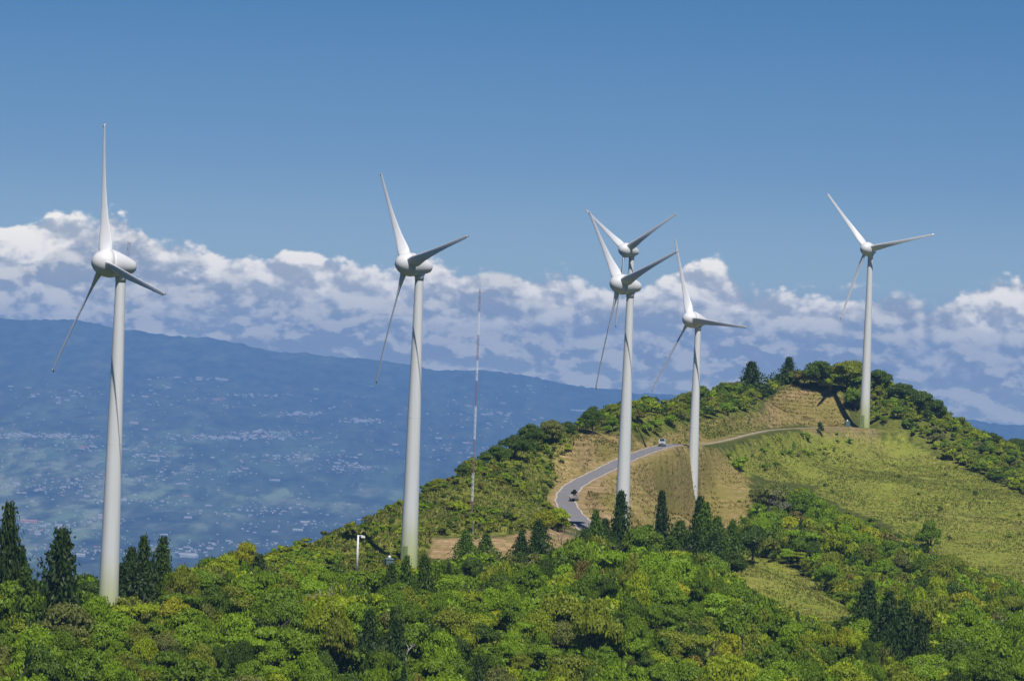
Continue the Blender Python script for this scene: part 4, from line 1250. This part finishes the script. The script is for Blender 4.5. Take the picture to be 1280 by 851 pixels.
lim = {'tree': 270, 'conifer': 80, 'shrub': 270}
used = {'tree': 0, 'conifer': 0, 'shrub': 0}
for q in sorted(plants, key=lambda q: -q['n']):
    fam = 'tree' if q['kind'] == 'umbrella' else q['kind']
    if q['n'] >= 12 and used[fam] < lim[fam]:
        used[fam] += 1; single.append(q)
    elif q['n'] > 0 or q['P'][1] > 460: mass.append(q)
classes = {}
for q in single:
    if q['label']: continue
    sz = '' if q['kind'] == 'conifer' else ('tall ' if q['h'] > 6.2 else ('low ' if q['h'] < 1.3 else ''))
    q['cls'] = f"{sz}{COLNAME[q['col']]} {WORD[q['kind']]} {zone_of(q['px'], q['row'], q['P'][1])}"
    classes.setdefault(q['cls'], []).append(q)
ORD = ['leftmost', 'second from left', 'third from left', 'fourth from left', 'fifth from left', 'sixth from left']
for c, qs in classes.items():
    qs.sort(key=lambda q: q['px'])
    for i, q in enumerate(qs):
        if len(qs) == 1: q['label'] = c
        elif len(qs) <= 6: q['label'] = f"{c}, {ORD[i] if i < len(qs) - 1 else 'rightmost'}"; q['group'] = c
        else: q['label'] = c; q['group'] = c + ' that look alike'
NAME = {'tree': 'broadleaf_tree', 'umbrella': 'flat_topped_tree', 'conifer': 'conifer_tree', 'shrub': 'shrub'}
for q in single:
    k = q['kind']
    root = empty(NAME[k], q['P'], q['rz'])
    a_ = random.uniform(.84, 1.19) if k != 'conifer' else random.uniform(.9, 1.1)
    root.scale = (q['r'] * a_, q['r'] / a_, q['h'])
    if k != 'shrub': root.rotation_euler = (random.gauss(0, .035), random.gauss(0, .035), q['rz'])
    tag(root, q['label'], 'shrub' if k == 'shrub' else 'tree', q.get('group'))
    c = link(CROWN_ME[k][q['v']], 'foliage' if k == 'shrub' else 'crown', root); c.color = (*[v * q['k'] for v in q['col']], 1)
    link(TRUNK_ME[k][q['v'] % len(TRUNK_ME[k])], 'stem' if k == 'shrub' else 'trunk', root)

def merge(qs, name, label, cat):
    VV = []; TT = []
    for q in qs:
        V = VAR[q['kind']][q['v']].reshape(-1, 4, 3)
        nkeep = min(len(V), max(90, int((420 if q['kind'] == 'shrub' else 900) * min(1.0, q['n'] / 40 + .35))))
        sel = rng.choice(len(V), nkeep, replace=False); V = V[sel]
        grow = min(1.9, (len(VAR[q['kind']][q['v']]) / 4 / nkeep) ** .42)
        mid = V.mean(1, keepdims=True); V = mid + (V - mid) * grow
        c, s_ = math.cos(q['rz']), math.sin(q['rz'])
        X = (V[..., 0] * c - V[..., 1] * s_) * q['r'] + q['P'][0]; Y = (V[..., 0] * s_ + V[..., 1] * c) * q['r'] + q['P'][1]; Z = V[..., 2] * q['h'] + q['P'][2]
        VV.append(np.stack([X, Y, Z], -1).reshape(-1, 3)); TT.append(np.repeat(np.array([[v * q['k'] for v in q['col']]]), nkeep, 0))
    VV = np.concatenate(VV); TT = np.concatenate(TT)
    me_ = quads_mesh(name, VV, len(VV) // 4, M_LEAF_A, {'tint': TT})
    tag(link(me_, name), label, cat, kind='stuff')
merge([q for q in mass if q['kind'] == 'shrub'], 'undergrowth', 'dense low shrub growth filling the hillside and the gaps between trees', 'undergrowth')
merge([q for q in mass if q['kind'] != 'shrub'], 'forest', 'lesser trees making up the rest of the foreground thicket and wooded crest', 'forest')

# grass and dry stalks
def grass(poly_list, n_try, name, label, pal, h0, h1, rows_=False):
    out = []; tint = []
    for poly, n in poly_list:
        xs = [p[0] for p in poly]; ys = [p[1] for p in poly]
        corner = [hit(x, y) for x, y in poly]
        x0, x1 = min(c[0] for c in corner) - 2, max(c[0] for c in corner) + 2; y0, y1 = min(c[1] for c in corner) - 2, max(c[1] for c in corner) + 2
        X = rng.uniform(x0, x1, n); Y = rng.uniform(y0, y1, n); Z = tz(X, Y)
        px, row = project(np.c_[X, Y, Z])
        ok = in_poly(px + 7 * vnoise(X, Y, 5, 11), row + 4 * vnoise(X, Y, 5, 12), poly)
        d, _ = road_near(X, Y); ok &= d > 4.2
        if rows_:
            ph = np.mod((Z + .6 * vnoise(X, Y, 13, 41)) / 1.15, 1.0); ok &= ((ph < .45) | (rng.uniform(size=len(X)) < .28)) & (vnoise(X, Y, 7, 42) > -.45)
        else: ok &= vnoise(X, Y, 8, 43) + .6 * vnoise(X, Y, 3, 44) > -.95
        X, Y, Z = X[ok], Y[ok], Z[ok]; m = len(X)
        h = rng.uniform(h0, h1, m) * (1 + .35 * vnoise(X, Y, 10, 45))
        ci = np.array([pal[k][0] for k in rng.choice(len(pal), m, p=np.array([p[1] for p in pal]) / sum(p[1] for p in pal))])
        ci = ci * (1 - .30 * np.clip(vnoise(X, Y, 6, 46) + .5 * vnoise(X, Y, 2.2, 47), 0, 1))[:, None]
        for k in range(3):
            th = rng.uniform(0, 2 * np.pi, m); wd = h * rng.uniform(.22, .42, m); ln = h * rng.uniform(.1, .6, m)
            ox, oy = rng.normal(0, .22, (2, m))
            a = np.stack([X + ox - np.cos(th) * wd, Y + oy - np.sin(th) * wd, Z - .06], -1); b = np.stack([X + ox + np.cos(th) * wd, Y + oy + np.sin(th) * wd, Z - .06], -1)
            c = np.stack([X + ox + np.cos(th + 1.4) * ln, Y + oy + np.sin(th + 1.4) * ln, Z + h * rng.uniform(.7, 1.1, m)], -1)
            out.append(np.stack([a, b, c], 1).reshape(-1, 3)); tint.append(ci)
    V = np.concatenate(out); T = np.concatenate(tint)
    me_ = quads_mesh(name, V, len(V) // 3, M_GRASSB, {'tint': T}, 3)
    tag(link(me_, name), label, 'grass', kind='stuff')
GREENG = (.21, .25, .034); TAN = (.35, .31, .09); DKG = (.115, .15, .022); LG = (.29, .31, .05)
grass([(Z_GRASS, 120000), (Z_MOUND, 9000)], 0, 'grass', 'rough yellow-green grass on the big slope and the mound', [(GREENG, 3.2), (TAN, 1.1), (DKG, .7), (LG, 2.2)], .18, .52)
grass([(Z_TERR, 36000), (Z_BANKTOP, 16000), (Z_CUT, 9000)], 0, 'planted_grass', 'rows of dry grass planted along the terraced bare slopes', [(OL, w_) for OL, w_ in (((.20, .18, .045), 3), ((.34, .265, .095), 3), ((.13, .135, .028), 1.5))], .2, .5, True)
grass([(Z_UPPER, 16000), (Z_LEFT, 60000), (Z_POLE, 4000), (Z_CREST, 16000)], 0, 'wild_grass', 'wild grass between the shrubs on the hill flanks', [(GREENG, 2.5), (TAN, 1.3), (DKG, 2), (LG, 1.5)], .25, .7)

# leafless trees
def bare_tree(px, base_row, top_row, label, seed, spread=.34, mat=M_PALEBARK):
    p = hit(px, base_row); H = (base_row - top_row) * p[1] / FPX
    r = random.Random(seed); root = empty('bare_tree', p); tag(root, label, 'tree', 'leafless pale trees')
    trunk = MB(); lb = MB()
    trunk.tube((0, 0, -.4), (.03 * H, 0, .45 * H), .026 * H, .017 * H, 7)
    trunk.tube((.03 * H, 0, .45 * H), (.0, .02 * H, .8 * H), .017 * H, .008 * H, 6)
    def grow(a, d, L, rad, lev):
        e = a + d * L; lb.tube(a, e, rad, rad * .6, 5)
        if lev == 0: return
        for _ in range(3):
            v = d + np.array([r.uniform(-.75, .75), r.uniform(-.75, .75), r.uniform(-.1, .5)]); v /= np.linalg.norm(v)
            grow(a + d * L * r.uniform(.5, 1), v, L * r.uniform(.55, .8), rad * .6, lev - 1)
    for i in range(7):
        t = r.uniform(0, 6.28); v = np.array([math.cos(t) * .8, math.sin(t) * .8, r.uniform(.35, 1.0)]); v /= np.linalg.norm(v)
        grow(np.array([.02 * H, 0, H * r.uniform(.3, .7)]), v, H * spread * r.uniform(.5, .8), .010 * H, 3)
    trunk.build('trunk', mat, root, True); lb.build('limbs', mat, root)
bare_tree(412, 800, 742, 'pale leafless tree standing out of the thicket below the lamp pole', 1)
bare_tree(718, 696, 656, 'greyish leafless tree at the right end of the earth bank', 2, .42, principled('grey_twigs', (.22, .19, .15), .9))
bare_tree(700, 698, 660, 'brownish leafless tree just left of the greyish one at the earth bank', 3, .42, principled('brown_twigs', (.22, .17, .11), .9))
bare_tree(505, 862, 800, 'pale leafless trunk near the bottom edge beside the dark conifers', 4, .22)
bare_tree(975, 660, 618, 'grey leafless tree at the foot of the terraced slope', 5, .36, principled('ash_twigs', (.2, .18, .16), .9))
bare_tree(640, 800, 752, 'thin grey leafless tree in the thicket under the earth bank', 6, .3)
bare_tree(990, 835, 785, 'pale leafless tree in the thicket below the grassy mound', 7, .3)
bare_tree(240, 745, 712, 'brownish leafless tree beside the dark conifer clump', 8, .3, principled('dry_twigs', (.25, .19, .11), .9))
# load of green branches carried by the truck: a thing of its own
load = broadleaf(77, 260, .22, 6, 1.0, .0)
o = link(leaf_obj_mesh('branch_load', load), 'branch_load'); o.location = tuple(branch_load_at - np.array([0, 0, .75])); o.scale = (.85, 1.1, 1.4); o.color = (.02, .04, .015, 1)
tag(o, 'heap of dark green branches in the bed of the pickup truck', 'branches')
# little posts: pad marker and fence posts
def post(px, base_row, top_row, label):
    p = hit(px, base_row); H = (base_row - top_row) * p[1] / FPX
    r = empty('post', p); tag(r, label, 'post', 'thin posts on the hill')
    MB().tube((0, 0, -.4), (0, 0, H), .11, .09, 8).build('shaft', M_STEEL, r)
    MB().lathe([(.14, H + .002), (.12, H + .12)], 8).build('cap', M_STEEL, r)
post(1089.5, 560, 541, 'thin grey post just below the hilltop turbine base')
post(591, 668, 652, 'thin grey post under the striped mast on the bank')
